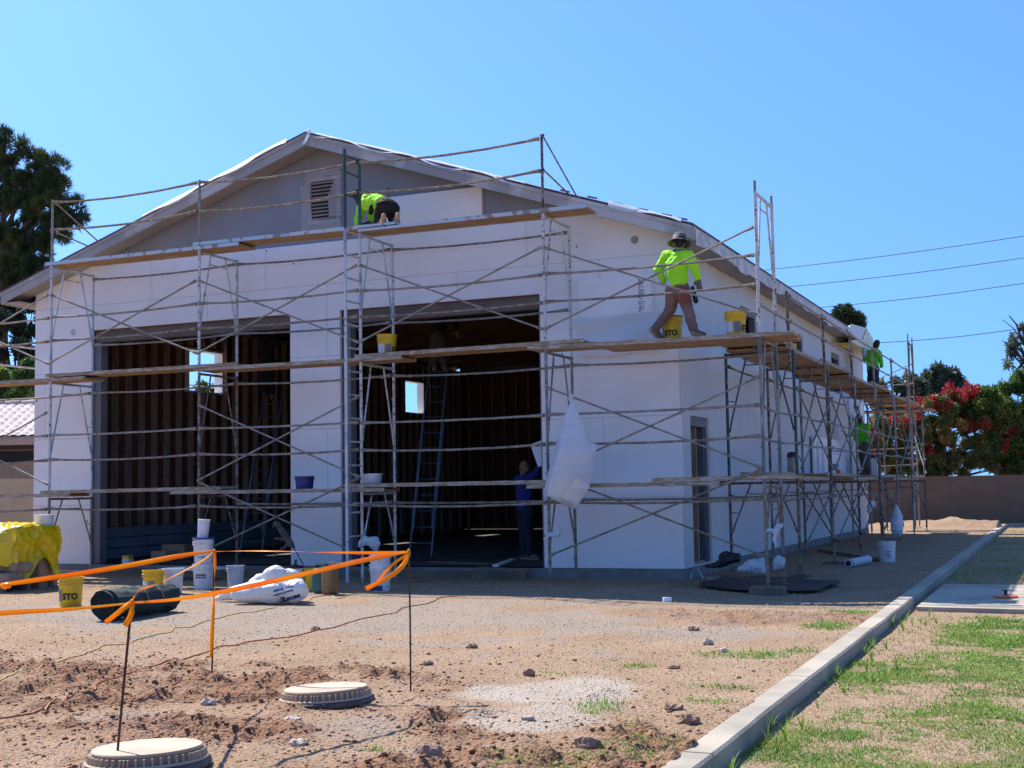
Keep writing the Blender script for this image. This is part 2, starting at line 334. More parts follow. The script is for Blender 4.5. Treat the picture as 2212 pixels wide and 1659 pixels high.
# ================================================================== GROUND
def curb_x(y): return 3.455-.0118*(y+11.4)
def ground_z(x,y,fine=True):
    x=np.asarray(x,dtype=float);y=np.asarray(y,dtype=float)
    t=np.clip((x-(curb_x(y)+.04))/.10,0,1); inr=(y<26.2)
    z=-.095*t*inr
    z=z-.09*np.exp(-((x-2.0)**2/4+(y+1.6)**2/5))*(1-t)
    if fine:
        near=np.clip((12+0*y-np.hypot(x-5.4,y+18.8)*.62)/4,0,1)
        dist=dis_mask(x,y)
        z=z+(fbm(x,y,1.3,4)-.45)*.035*(.3+near)*(1-.6*t)
        cl=fbm(x+40,y,9,3); z=z+dist*(np.clip(cl-.40,0,1)*.22)*np.clip(near*2,0.2,1)
        z=z+(fbm(x,y+30,26,2)-.45)*.012*near
        # heap of spoil near the far block wall
        z=z+np.clip(1-((x-1.6)**2/9+(y-23.2)**2/3.0),0,1)*(.12+.25*fbm(x,y,2.2,3))*(1-t)
    return z
def dis_mask(x,y):
    base=fbm(x+11,y+5,.55,3)
    g=np.clip((-9.6-y+.5*(x<1.0)*(1.2)+(base-.45)*4)/1.2,0,1)
    r=np.clip((base-.50)*9,0,1)*np.clip((x+.5)/2,0,1)*.6*(x<curb_x(y))
    return np.clip(np.maximum(g*np.clip((fbm(x,y,1.6,3)-.36)*6,0.15,1),r*np.clip(-y/5,0,1)),0,1)*(x<curb_x(y)+.02)
def seg(a,b,s): return list(np.arange(a,b,s))
gx=np.array([-900,-400,-150,-80,-50]+seg(-40,-15,2.5)+seg(-15,-7,.20)+seg(-7,-3,.06)+seg(-3,3.4,.028)+seg(3.4,3.75,.02)+seg(3.75,7,.05)+seg(7,14,.5)+[16,22,35,60,120,300,900])
gy=np.array([-300,-100,-50]+seg(-30,-15,1.5)+seg(-15,-14,.1)+seg(-14,-7,.028)+seg(-7,-2,.045)+seg(-2,4,.12)+seg(4,27,.25)+[28,30,33,38,45,60,90,150,300,700,1500])
GX,GY=np.meshgrid(gx,gy,indexing='ij'); GZ=ground_z(GX,GY)
nx,ny=GX.shape; idx=np.arange(nx*ny).reshape(nx,ny)
F=np.stack([idx[:-1,:-1],idx[1:,:-1],idx[1:,1:],idx[:-1,1:]],-1).reshape(-1,4)
gnd=npmesh('ground',np.stack([GX,GY,GZ],-1).reshape(-1,3),F,None,smooth=True); tag(gnd,kind='structure')
x=GX.ravel();y=GY.ravel()
dis=dis_mask(x,y)
def blob2(cx,cy,rx,ry,seedx,rough=.5): 
    d=np.sqrt(((x-cx)/rx)**2+((y-cy)/ry)**2)+(fbm(x+seedx,y,1.8,4)-.47)*rough*2.2
    return np.clip((1.0-d)*3,0,1)
pale=np.clip(np.maximum(blob2(2.05,-10.5,.72,.75,5,.6),blob2(2.35,-11.4,.40,.65,9,.7)*.8),0,1)*(x<3.35)
gray=np.clip(blob2(-2.5,-6.0,5.2,2.3,3,.9)*.9+blob2(.1,-12.4,.45,.35,21,.8)+blob2(1.4,-12.0,.35,.4,33,1.0)*.8+blob2(0,-3.4,6,1.0,13,.8)*.35,0,1)
grassy=np.clip((x-curb_x(y)-.17)*8,0,1)*(y<26)
cl=np.zeros((len(x),4),dtype=np.float32); cl[:,0]=dis;cl[:,1]=gray;cl[:,2]=pale;cl[:,3]=grassy
ca=gnd.data.color_attributes.new('soil','FLOAT_COLOR','POINT'); ca.data.foreach_set('color',cl.ravel())
def soil_mat():
    m=bpy.data.materials.new('soil'); m.use_nodes=True; n=m.node_tree.nodes;L=m.node_tree.links;b=n['Principled BSDF']; b.inputs['Roughness'].default_value=.95; b.inputs['Specular IOR Level'].default_value=.15
    tc=n.new('ShaderNodeTexCoord'); at_=n.new('ShaderNodeAttribute'); at_.attribute_name='soil'; sp=n.new('ShaderNodeSeparateColor'); L.new(at_.outputs['Color'],sp.inputs[0])
    def nz(s,d=6,r=.6):
        q=n.new('ShaderNodeTexNoise'); q.inputs['Scale'].default_value=s; q.inputs['Detail'].default_value=d; q.inputs['Roughness'].default_value=r; L.new(tc.outputs['Object'],q.inputs['Vector']); return q.outputs[0]
    def mr(i,a,bb,c=0,d=1):
        q=n.new('ShaderNodeMapRange'); q.inputs[1].default_value=a;q.inputs[2].default_value=bb;q.inputs[3].default_value=c;q.inputs[4].default_value=d;L.new(i,q.inputs[0]);return q.outputs[0]
    def mix(f,a,c):
        q=n.new('ShaderNodeMix'); q.data_type='RGBA'
        L.new(f,q.inputs[0])
        if isinstance(a,tuple): q.inputs[6].default_value=a+(1,)
        else: L.new(a,q.inputs[6])
        if isinstance(c,tuple): q.inputs[7].default_value=c+(1,)
        else: L.new(c,q.inputs[7])
        return q.outputs[2]
    def mul(a,c):
        q=n.new('ShaderNodeMath'); q.operation='MULTIPLY'; L.new(a,q.inputs[0])
        if isinstance(c,float): q.inputs[1].default_value=c
        else: L.new(c,q.inputs[1])
        return q.outputs[0]
    base=mix(mr(nz(1.2),.38,.62),(.395,.275,.180),(.325,.215,.132))
    base=mix(mr(nz(38,4),.50,.66,0,.75),base,(.22,.13,.08))
    base=mix(mr(nz(75,3),.60,.70,0,.7),base,(.46,.34,.24))
    g=mix(mr(nz(60,4),.40,.60),(.34,.285,.235),(.26,.215,.18)); base=mix(mul(sp.outputs[1],mr(nz(5),.3,.6,.4,1)),base,g)
    d=mix(mr(nz(16,5),.38,.62),(.29,.145,.080),(.18,.085,.047)); base=mix(mul(sp.outputs[0],.8),base,d)
    p=mix(mr(nz(22,5),.60,.68),(.44,.385,.325),(.35,.305,.26)); base=mix(mul(sp.outputs[2],mr(nz(3),.35,.6,.45,.85)),base,p)
    gr=mix(mr(nz(14,5),.45,.65),(.37,.25,.165),(.25,.165,.10)); base=mix(at_.outputs['Alpha'],base,gr)
    L.new(base,b.inputs['Base Color'])
    a=n.new('ShaderNodeMath'); a.operation='ADD'; L.new(mul(nz(45,5),1.0),a.inputs[0]); 
    vo=n.new('ShaderNodeTexVoronoi'); vo.inputs['Scale'].default_value=42; L.new(tc.outputs['Object'],vo.inputs['Vector']); L.new(mul(vo.outputs['Distance'],.7),a.inputs[1])
    bp=n.new('ShaderNodeBump'); bp.inputs['Distance'].default_value=.018; L.new(a.outputs[0],bp.inputs['Height']); L.new(bp.outputs[0],b.inputs['Normal'])
    return m
gnd.data.materials.append(soil_mat())
def gz(x,y): return float(ground_z(np.array([x]),np.array([y]))[0])
# gravel and clods: nobody could count them
def ico():
    t=(1+5**.5)/2; v=np.array([(-1,t,0),(1,t,0),(-1,-t,0),(1,-t,0),(0,-1,t),(0,1,t),(0,-1,-t),(0,1,-t),(t,0,-1),(t,0,1),(-t,0,-1),(-t,0,1)])/math.hypot(1,t)
    f=np.array([(0,11,5),(0,5,1),(0,1,7),(0,7,10),(0,10,11),(1,5,9),(5,11,4),(11,10,2),(10,7,6),(7,1,8),(3,9,4),(3,4,2),(3,2,6),(3,6,8),(3,8,9),(4,9,5),(2,4,11),(6,2,10),(8,6,7),(9,8,1)]); return v,f
IV,IF=ico()
def scatter_stones(name,n,ymin,ymax,xmin,xmax,s0,s1,m,label,cat,use_dis=0,power=2.2):
    u=RNG.random(n*4); yy=ymin+(ymax-ymin)*u**power; xx=xmin+(xmax-xmin)*RNG.random(n*4)
    ok=(xx<curb_x(yy)-.02); 
    keep=RNG.random(n*4)
    ok&=~((((xx-2.1)/.7)**2+((yy+10.6)/.8)**2<1)&(RNG.random(n*4)<.75))
    if use_dis: ok&=keep<(dis_mask(xx,yy)*.95+.05)
    else: ok&=keep<(.25+.9*np.clip(fbm(xx+3,yy,.9,3)-.2,0,1))
    xx=xx[ok][:n];yy=yy[ok][:n];k=len(xx); zz=ground_z(xx,yy)
    s=s0+(s1-s0)*RNG.random(k)**4
    V=IV[None]*(1+.75*(RNG.random((k,12,1))-.5))*s[:,None,None]*np.stack([.8+.6*RNG.random(k),.8+.6*RNG.random(k),.45+.4*RNG.random(k)],-1)[:,None]
    a=RNG.random(k)*2*PI; c,si=np.cos(a)[:,None],np.sin(a)[:,None]
    X=V[:,:,0]*c-V[:,:,1]*si+xx[:,None]; Y=V[:,:,0]*si+V[:,:,1]*c+yy[:,None]; Z=V[:,:,2]+(zz+s*.15)[:,None]
    Fc=(IF[None]+12*np.arange(k)[:,None,None]).reshape(-1,3)
    o=npmesh(name,np.stack([X,Y,Z],-1).reshape(-1,3),Fc,m); return tag(o,label,cat,kind='stuff')
mat('pebble',(.40,.28,.19),(.30,.20,.135),14,rough=.95,c3=(.32,.28,.25),s3=9,lo3=.5,hi3=.56)
mat('clod',(.30,.15,.085),(.20,.10,.055),14,rough=1)
scatter_stones('gravel',60000,-14.0,-2.0,-9.5,3.45,.002,.0095,'pebble','fine gravel and pebbles strewn over the sunlit dirt yard','gravel')
scatter_stones('dirt_clods',20000,-14.0,-8.0,-4,3.45,.003,.017,'clod','reddish clods of freshly turned soil around the two round covers','soil',use_dis=1,power=1.4)
scatter_stones('shade_gravel',5000,-3.3,3.0,-9.5,3.3,.006,.022,'pebble','gravel lying in the shade along the foundation','gravel',power=1)
# kerb
def poly_strip(name,sections,m,label=None,kind='structure'):
    mb=MB(); n=len(sections[0]); 
    for s in sections: mb.v+=[Vector(p) for p in s]
    for i in range(len(sections)-1):
        for k in range(n):
            a=i*n+k;b=i*n+(k+1)%n; mb.f.append((a,b,b+n,a+n))
    mb.f.append(tuple(range(n))); mb.f.append(tuple((len(sections)-1)*n+k for k in range(n))[::-1])
    o=mb.build(name,m); tag(o,kind=kind); return o
joints=[-14.5,-12.2,-9.4,-6.1,-3.2,.2,3.5,7,10.5,14,17.5,21,24.6]
secs=[]
ycur=np.array(sorted(list(np.arange(-15,25.01,.12))+[j+q for j in joints for q in (-.010,-.004,.004,.010)]))
jset=[round(j/.12)*.12 for j in joints]
for yy in ycur:
    x0=curb_x(yy); dz=.016+.003*math.sin(yy*.5)+(fbm(np.array([0.]),np.array([yy]),.8,2)[0]-.4)*.006; wob=(fbm(np.array([5.]),np.array([yy]),2,3)[0]-.45)*.016
    jj=any(abs(yy-j)<.0055 for j in joints); 
    if jj: dz-=.014
    secs.append([(x0,yy,-.3),(x0,yy,dz-.006),(x0+.012,yy,dz),(x0+.155+wob,yy,dz),(x0+.170+wob,yy,dz-.014),(x0+.168+wob*.5,yy,-.3)])
# far end of the kerb bends to the right
for t in (15,35,55,75,90):
    a=math.radians(t); cx,cy=curb_x(25)+1.2,25.0
    c_,s_=math.cos(a),math.sin(a); dz=.016
    def pt(r,z): return (cx-r*c_,cy+r*s_,z)
    secs.append([pt(1.2,-.3),pt(1.2,dz-.006),pt(1.188,dz),pt(1.045,dz),pt(1.03,dz-.014),pt(1.03,-.3)])
for xx in (6,9,13):
    secs.append([(xx,26.2,-.3),(xx,26.2,.01),(xx,26.19,.016),(xx,26.045,.016),(xx,26.03,0),(xx,26.03,-.3)])
poly_strip('kerb',secs,'concrete')
sb=MB(); sb.add([(3.62,-3.15,-.3),(9,-3.55,-.3),(9,.35,-.3),(3.60,.45,-.3),(3.62,-3.15,-.045),(9,-3.55,-.045),(9,.35,-.045),(3.60,.45,-.045)],[(4,5,6,7),(0,1,5,4),(1,2,6,5),(2,3,7,6),(3,0,4,7)])
tag(sb.build('path',None or 'concrete'),kind='structure')
# grass
def grass(name,n,region,label,dens,hmin,hmax):
    x0,x1,y0,y1,pw=region; N=n*5
    yy=y0+(y1-y0)*RNG.random(N)**pw; xx=x0+(x1-x0)*RNG.random(N)
    ok=RNG.random(N)<dens(xx,yy); xx=xx[ok][:n];yy=yy[ok][:n];k=len(xx); zz=ground_z(xx,yy)-.004
    h=(hmin+(hmax-hmin)*RNG.random(k)**2.2)*(.6+.8*fbm(xx,yy,1.5,2)); a=RNG.random(k)*2*PI; lean=.2+.9*RNG.random(k); wd=.0016+.0018*RNG.random(k)
    d=np.hypot(xx-5.4,yy+18.8); wd=wd*np.clip(d/7,1,3)
    dx,dy=np.cos(a),np.sin(a); px,py=-dy,dx
    V=np.zeros((k,5,3)); 
    for i,(f,wf) in enumerate(((0,1),(.5,.8))):
        cxx=xx+dx*h*lean*f*f; cyy=yy+dy*h*lean*f*f; cz=zz+h*f*(1-.25*lean*f)
        for j,sg in enumerate((-1,1)):
            V[:,i*2+j,0]=cxx+px*wd*wf*sg; V[:,i*2+j,1]=cyy+py*wd*wf*sg; V[:,i*2+j,2]=cz
    V[:,4,0]=xx+dx*h*lean; V[:,4,1]=yy+dy*h*lean; V[:,4,2]=zz+h*np.clip(1-.45*lean,.25,1)
    o5=5*np.arange(k)[:,None]
    Fc=np.concatenate([o5+np.array([[0,1,3]]),o5+np.array([[0,3,2]]),o5+np.array([[2,3,4]])],0)
    o=npmesh(name,V.reshape(-1,3),Fc,'grass_blade'); return tag(o,label,'grass',kind='stuff')
def lawn_d(x,y):
    b=fbm(x+2,y+7,.9,4); c=fbm(x,y,3.2,3)
    e=np.clip((x-3.70)*1.0,0,1)
    v=np.clip((b-.435+.22*e+ .17*(y<-11.2))*6,0,1)*np.clip((c-.27)*5,.10,1)+.04
    slab=(y>-3.4)&(y<.4)
    return v*(x>curb_x(y)+.19)*(~slab)*np.where(y<-3.4,1,.8)
grass('grass',320000,(3.6,7.2,-14.2,-3.4,1.5),'patchy green lawn right of the concrete kerb',lawn_d,.010,.048)
grass('far_grass',16000,(3.3,7.5,.4,25.5,1.2),'green lawn behind the concrete slab in and beyond the shadow',lambda x,y:(x>curb_x(y)+.2)*np.clip((fbm(x,y,.7,3)-.36)*6,.1,1),.02,.05)
PATCH=[(3.22,-12.15,.30,.42),(2.9,-12.7,.35,.3),(3.20,-10.6,.20,.13),(3.1,-9.9,.22,.12),(2.9,-8.2,.42,.28),(3.22,-7.9,.16,.2),(3.12,-5.9,.22,.4),(3.1,-4.3,.22,.3),(3.0,-11.5,.12,.15),(1.9,-12.6,.08,.08),(2.2,-9.0,.15,.12),(1.75,-9.6,.1,.05),(2.6,-11.0,.15,.2)]
def strip_d(x,y):
    v=np.zeros_like(x)
    for cx,cy,rx,ry in PATCH:
        v=np.maximum(v,np.clip(1.25-(((x-cx)/rx)**2+((y-cy)/ry)**2)**.5-(fbm(x,y,5,3)-.45)*1.4,0,1))
    return np.maximum(v,.012)*(x<curb_x(y)-.01)
grass('verge_grass',20000,(1.4,3.5,-13.4,-3.2,1.0),'sparse green tufts on the dirt left of the kerb',strip_d,.012,.055)
def weeds():
    k=[]; 
    V=[];Fc=[]
    for j in range(46):
        yy=random.uniform(-13.2,-3.5); xx=curb_x(yy)+.19+abs(random.gauss(0,.16)); zz=gz(xx,yy)
        for b in range(random.randint(5,12)):
            a=random.uniform(0,2*PI); h=random.uniform(.05,.15); l=random.uniform(.2,.9); w=.003
            o=len(V); dx,dy=math.cos(a),math.sin(a)
            V+=[(xx-dy*w,yy+dx*w,zz),(xx+dy*w,yy-dx*w,zz),(xx+dx*h*l*.4-dy*w,yy+dy*h*l*.4+dx*w,zz+h*.6),(xx+dx*h*l*.4+dy*w,yy+dy*h*l*.4-dx*w,zz+h*.6),(xx+dx*h*l,yy+dy*h*l,zz+h*.95)]
            Fc+=[(o,o+1,o+3),(o,o+3,o+2),(o+2,o+3,o+4)]
    return tag(npmesh('weeds',V,Fc,'grass_blade'),'taller grass tufts sprouting along the right foot of the kerb','weeds',kind='stuff')
weeds()
# single stones one can point to
def stone(x,y,s,flat,m,label,rot=0):
    mb=MB(); p=at(x,y,Z=0); v=[(Vector(a)*(1+random.uniform(-.18,.18))) for a in IV]
    q=Quaternion((0,0,1),rot); v=[q@Vector((a.x*s*1.2,a.y*s*.8,a.z*s*flat)) for a in v]; z=gz(p.x,p.y)
    mb.add([a+Vector((p.x,p.y,z+s*flat*.5)) for a in v],[tuple(f) for f in IF]); o=solo(mb,'rock',m,label,'rock'); 
    o.modifiers.new('s','SUBSURF').levels=1; o.modifiers['s'].render_levels=2; o.modifiers['s'].subdivision_type='SIMPLE'
    t=bpy.data.textures.new('r','CLOUDS'); t.noise_scale=s*.8; d=o.modifiers.new('d','DISPLACE'); d.texture=t; d.strength=s*.9; return o
stone(1144,1459,.045,.8,'rock','dark half-round stone standing alone in the middle of the dirt yard')
stone(920,1434,.05,.5,'rock','flat dark stone just right of the right-hand stake')
stone(1018,1401,.05,.55,'rock','brown angular stone right of the stake and beyond the pale patch')
stone(925,1650,.085,.7,'rock','large reddish clod near the bottom edge between the front cover and the pale patch')
stone(1270,1622,.075,.7,'rock','reddish clod at the lower edge of the pale concrete patch')
stone(1140,1560,.04,.5,'rock_pale','pale yellowish stone lying on the pale concrete patch')
stone(632,1561,.06,.4,'rock_pale','pale flat stone leaning against the far round cover')
stone(642,1612,.055,.4,'rock_pale','pale flat stone between the two round covers')
stone(449,1520,.05,.7,'rock_pale','pale rounded stone left of the far round cover')
stone(681,1363,.05,.7,'rock','small gray stone beside the orange cord')
stone(1497,1361,.055,.6,'rock','dark red clod in the dirt right of centre below the building corner')
stone(1563,1407,.045,.6,'rock_pale','pale stone in front of the right corner of the building')
stone(1529,1391,.05,.8,'rock_pale','smaller pale pointed stone behind the pale stone')
stone(1455,1443,.045,.5,'rock','grayish clod left of the kerb grass')
stone(1490,1560,.055,.7,'rock','dark red lump of soil beside the lower grass patch left of the kerb')
stone(1455,1535,.055,.6,'rock','larger dark red lump of soil left of the lower grass patch')

# ================================================================== BUILDING
XR,XL,YB=0.0,-12.46,18.35
XM=-6.23; ZE=5.18; ZR=7.38; EX0,EX1=-12.89,.37; YF,YK=-.43,18.8
def rake(x): return ZR-(ZR-ZE)*abs(x-XM)/(XM-EX0 if x<XM else EX1-XM)
B=thing('building','long white foam-clad garage building with gabled roof and two tall open doorways','building',(0,0,0))
def wall(name,m,origin,ud,vd,nd,W_,H_,holes,th,parent=B,top=None):
    """slab wall with rectangular holes; ud=along, vd=up, nd=into the wall; holes (u0,u1,v0,v1)"""
    o=Vector(origin);ud=Vector(ud);vd=Vector(vd);nd=Vector(nd); mb=MB()
    us=sorted({0,W_}|{h[0] for h in holes}|{h[1] for h in holes}); vs=sorted({0,H_}|{h[2] for h in holes}|{h[3] for h in holes})
    P=lambda u,v,n:o+ud*u+vd*v+nd*n
    for i in range(len(us)-1):
        for j in range(len(vs)-1):
            uc=(us[i]+us[i+1])/2;vc=(vs[j]+vs[j+1])/2
            if any(h[0]<uc<h[1] and h[2]<vc<h[3] for h in holes): continue
            for n_ in (0,th): mb.add([P(us[i],vs[j],n_),P(us[i+1],vs[j],n_),P(us[i+1],vs[j+1],n_),P(us[i],vs[j+1],n_)],[(0,1,2,3)])
    def rim(a,b,c,d):
        for (p,q) in (((a,c),(b,c)),((b,c),(b,d)),((b,d),(a,d)),((a,d),(a,c))):
            mb.add([P(p[0],p[1],0),P(q[0],q[1],0),P(q[0],q[1],th),P(p[0],p[1],th)],[(0,1,2,3)])
    rim(0,W_,0,H_)
    for h in holes: rim(*h)
    return mb.build(name,m,parent)
FB=.16; ZT=4.42; OL=(-11.12,-6.83); OR=(-5.85,-2.23); FT=5.12
# front foam cladding (lower part, up to the level of the eaves)
wall('foam_front',  'foam',(XL,0,FB),(1,0,0),(0,0,1),(0,1,0),XR-XL,FT-FB,[(OL[0]-XL,OL[1]-XL,0,ZT-FB),(OR[0]-XL,OR[1]-XL,0,ZT-FB)],.06)
mb=MB()
def prism_y(mb,pts,y0,y1):
    n=len(pts); mb.add([(x,y0,z) for x,z in pts]+[(x,y1,z) for x,z in pts],[tuple(range(n)),tuple(range(n,2*n))[::-1]]+[(i,(i+1)%n,(i+1)%n+n,i+n) for i in range(n)])
# strip of foam above eave level, and the white wedge under the right-hand slope
prism_y(mb,[(XL,FT),(-1.8,FT),(-1.8,5.60),(-11.5,5.60),(XL,rake(XL)-.03)],0,.06)
prism_y(mb,[(-1.8,FT),(XR,FT),(XR,rake(XR)-.03),(-1.8,rake(-1.8)-.03)],0,.06)
mb.build('foam_upper','foam',B)
# gray sheathing behind: gable
mb=MB(); prism_y(mb,[(XL,FT-.04),(XR,FT-.04),(XR,rake(XR)-.03),(XM,ZR-.03),(XL,rake(XL)-.03)],.064,.12); mb.build('gable_wall','gray_sheathing',B)
# structure wall of the front, behind the foam
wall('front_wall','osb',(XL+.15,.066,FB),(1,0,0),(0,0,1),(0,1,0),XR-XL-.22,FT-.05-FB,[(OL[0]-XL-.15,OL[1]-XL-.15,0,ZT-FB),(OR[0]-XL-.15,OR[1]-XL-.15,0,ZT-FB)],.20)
# side walls
WY=[(3.99,5.27),(8.57,9.75),(13.25,14.47)]
wall('foam_side','foam_side',(XR-.002,.0625,FB),(0,1,0),(0,0,1),(-1,0,0),YB-.06,5.10-FB,[(.46,1.54,0.02,2.45-FB)]+[(a-.0625,b-.0625,3.60-FB,4.58-FB) for a,b in WY],.06)
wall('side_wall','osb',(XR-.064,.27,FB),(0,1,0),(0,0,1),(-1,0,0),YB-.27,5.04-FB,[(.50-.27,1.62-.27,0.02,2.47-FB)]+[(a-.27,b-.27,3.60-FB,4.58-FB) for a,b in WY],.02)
WL=[(4.26,5.55),(9.1,10.4),(14.1,15.4)]
wall('foam_left','foam',(XL,.062,FB),(0,1,0),(0,0,1),(1,0,0),YB,5.10-FB,[(a,b,3.60-FB,4.58-FB) for a,b in WL],.14)
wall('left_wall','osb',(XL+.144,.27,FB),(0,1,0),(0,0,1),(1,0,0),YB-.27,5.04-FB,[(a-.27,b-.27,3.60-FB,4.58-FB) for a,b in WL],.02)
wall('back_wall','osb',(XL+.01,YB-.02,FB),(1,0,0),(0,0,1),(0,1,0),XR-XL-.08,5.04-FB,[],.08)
mb=MB(); prism_y(mb,[(XL,5.05),(XR,5.05),(XR,rake(XR)-.03),(XM,ZR-.03),(XL,rake(XL)-.03)],YB,YB+.08); mb.build('back_gable_wall','gray_sheathing',B)
# studs
def studs(name,a,b,fixed,axis,inward,holes,zt=5.0):
    mb=MB(); t=a
    while t<b:
        hs=[h for h in holes if h[0]-.03<t<h[1]+.0]
        spans=[(FB+.06,zt)] if not hs else [(FB+.06,3.58),(4.62,zt)]
        for z0,z1 in spans:
            if axis=='y': mb.box((fixed,t,z0),(fixed+inward*.14,t+.045,z1))
            else: mb.box((t,fixed,z0),(t+.045,fixed+inward*.14,z1))
        t+=.405
    for z0 in (FB+.01,zt+.003):
        if axis=='y': mb.box((fixed,a,z0),(fixed+inward*.14,b,z0+.045))
        else: mb.box((a,fixed,z0),(b,fixed+inward*.14,z0+.045))
    return mb.build(name,'stud_wood',B)
studs('left_studs',.3,18.0,XL+.167,'y',1,WL); studs('right_studs',.3,18.0,XR-.088,'y',-1,WY+[(.46,1.64)]); studs('back_studs',XL+.35,-.3,YB-.025,'x',-1,[])
# ceiling boards and joists
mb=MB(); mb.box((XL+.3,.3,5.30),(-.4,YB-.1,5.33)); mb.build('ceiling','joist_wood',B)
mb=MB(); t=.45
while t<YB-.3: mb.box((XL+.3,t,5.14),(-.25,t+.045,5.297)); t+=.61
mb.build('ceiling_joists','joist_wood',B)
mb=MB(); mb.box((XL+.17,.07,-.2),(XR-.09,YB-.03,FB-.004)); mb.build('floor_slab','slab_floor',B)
mb=MB(); mb.box((XL+.01,.012,-.4),(XR-.012,.068,FB-.006)); mb.box((XR-.088,.07,-.4),(XR-.010,YB,FB-.006)); mb.box((XL+.01,.07,-.4),(XL+.168,YB,FB-.006)); mb.build('foundation','foundation',B)
# wooden bucks round the two big doorways
for (a,b) in (OL,OR):
    fr=MB(); fr.box((a+.003,.10,ZT-.22),(b-.003,.262,ZT-.003)); fr.build('door_header','buck_wood',B)
    for s,xx in ((1,a),(-1,b)):
        j=MB(); j.box((xx+s*.003,.08,FB),(xx+s*(.155 if s>0 else .05),.262,ZT-.222)); j.build('door_jamb','buck_paint',B)
# side windows and side door
for i,(a,b) in enumerate(WY):
    f=MB(); 
    for lo,hi,z0,z1 in ((a+.002,a+.06,3.602,4.578),(b-.06,b-.002,3.602,4.578),(a+.061,b-.061,4.46,4.578),(a+.061,b-.061,3.602,3.65)): f.box((-.13,lo,z0),(-.03,hi,z1))
    wo_=f.build('window_frame','buck_paint',B); g=MB(); g.box((-.20,a+.0,3.60),(-.19,b,4.58)); g.build('window_dark_backing','painted_dark',wo_,off=(0,0,0))  # opaque black panel paints the unlit room behind each window
for i,(a,b) in enumerate(WL):
    f=MB()
    for lo,hi,z0,z1 in ((a+.002,a+.05,3.602,4.578),(b-.05,b-.002,3.602,4.578),(a+.051,b-.051,4.53,4.578),(a+.051,b-.051,3.602,3.64)): f.box((XL+.03,lo,z0),(XL+.25,hi,z1))
    f.build('window_frame','foam_board',B)
f=MB()
for lo,hi,z0,z1 in ((.523,.60,FB+.02,2.447),(1.52,1.597,FB+.02,2.447),(.601,1.519,2.30,2.447)): f.box((-.24,lo,z0),(-.035,hi,z1))
df=f.build('door_frame','buck_paint',B); d=MB(); d.box((-1.0,1.455,FB+.03),(-.068,1.515,2.295)); d.build('side_door','door_metal',B)
# roof
mb=MB(); n=40
for (xa,xb) in ((EX0-.02,XM),(XM,EX1+.02)):
    za=rake(max(xa,EX0)) ; zb=rake(min(xb,EX1))
    mb.add([(xa,YF-.02,za),(xb,YF-.02,zb),(xb,YK,zb),(xa,YK,za),(xa,YF-.02,za+.032),(xb,YF-.02,zb+.032),(xb,YK,zb+.032),(xa,YK,za+.032)],[(0,1,2,3),(7,6,5,4),(0,4,5,1),(2,6,7,3),(3,7,4,0),(1,5,6,2)])
roof=mb.build('roof','roof_shingle',B)
for k in range(6):
    tx=[-1.62,-1.18,-.78,-.38,-.02,.22,-3.1,-2.35,-5.6][k]; bb=MB(); z=rake(tx)+.05; bb.beam((tx-.07,YF+.05,z+.02+.02),(tx+.07,YF+.05,z-.02+.02),.06,.018); bb.build('roof_block','roof_shingle',roof,off=(0,0,0))
# rake fascia boards (front), eave fascia (sides)
for (xa,xb,nm) in ((EX0,XM,'rake_fascia'),(XM,EX1,'rake_fascia')):
    f=MB(); za,zb=rake(xa),rake(xb); dpt=.20
    f.add([(xa,YF-.012,za-.002),(xb,YF-.012,zb-.002),(xb,YF-.012,zb-dpt),(xa,YF-.012,za-dpt),(xa,YF+.028,za-.002),(xb,YF+.028,zb-.002),(xb,YF+.028,zb-dpt),(xa,YF+.028,za-dpt)],[(0,3,2,1),(4,5,6,7),(0,1,5,4),(3,7,6,2),(0,4,7,3),(1,2,6,5)])
    f.build(nm,'fascia_paint',B)
    f=MB(); f.add([(xa,YF-.030,za-.002),(xb,YF-.030,zb-.002),(xb,YF-.030,zb-.06),(xa,YF-.030,za-.06),(xa,YF-.014,za-.002),(xb,YF-.014,zb-.002),(xb,YF-.014,zb-.06),(xa,YF-.014,za-.06)],[(0,3,2,1),(4,5,6,7),(0,1,5,4),(3,7,6,2),(0,4,7,3),(1,2,6,5)])
    f.build('drip_trim','fascia_paint',B)
    # soffit under the front overhang
    xs=XL if xa<XM and xb==XM else xa; xe=XR if xb==EX1 else xb
    s_=MB(); q=.16; s_.add([(xa+.0,YF+.030,za-q),(xb,YF+.030,zb-q),(xb,.0,zb-q),(xa,.0,za-q),(xa,YF+.030,za-q+.02),(xb,YF+.030,zb-q+.02),(xb,.0,zb-q+.02),(xa,.0,za-q+.02)],[(0,1,2,3),(7,6,5,4),(0,4,5,1),(2,6,7,3),(3,7,4,0),(1,5,6,2)]); s_.build('rake_soffit','soffit_paint',B)
for sx,xe,xw in ((1,EX1,XR+.002),(-1,EX0,XL-.002)):
    f=MB(); f.box((xe-.02,YF+.03,ZE-.205),(xe+.02,YK,ZE-.004)); f.build('eave_fascia','fascia_paint',B)
    s_=MB(); s_.box((xw,YF+.032,ZE-.19),(xe-sx*.022,YK-.02,ZE-.17)); s_.build('eave_soffit','soffit_paint',B)
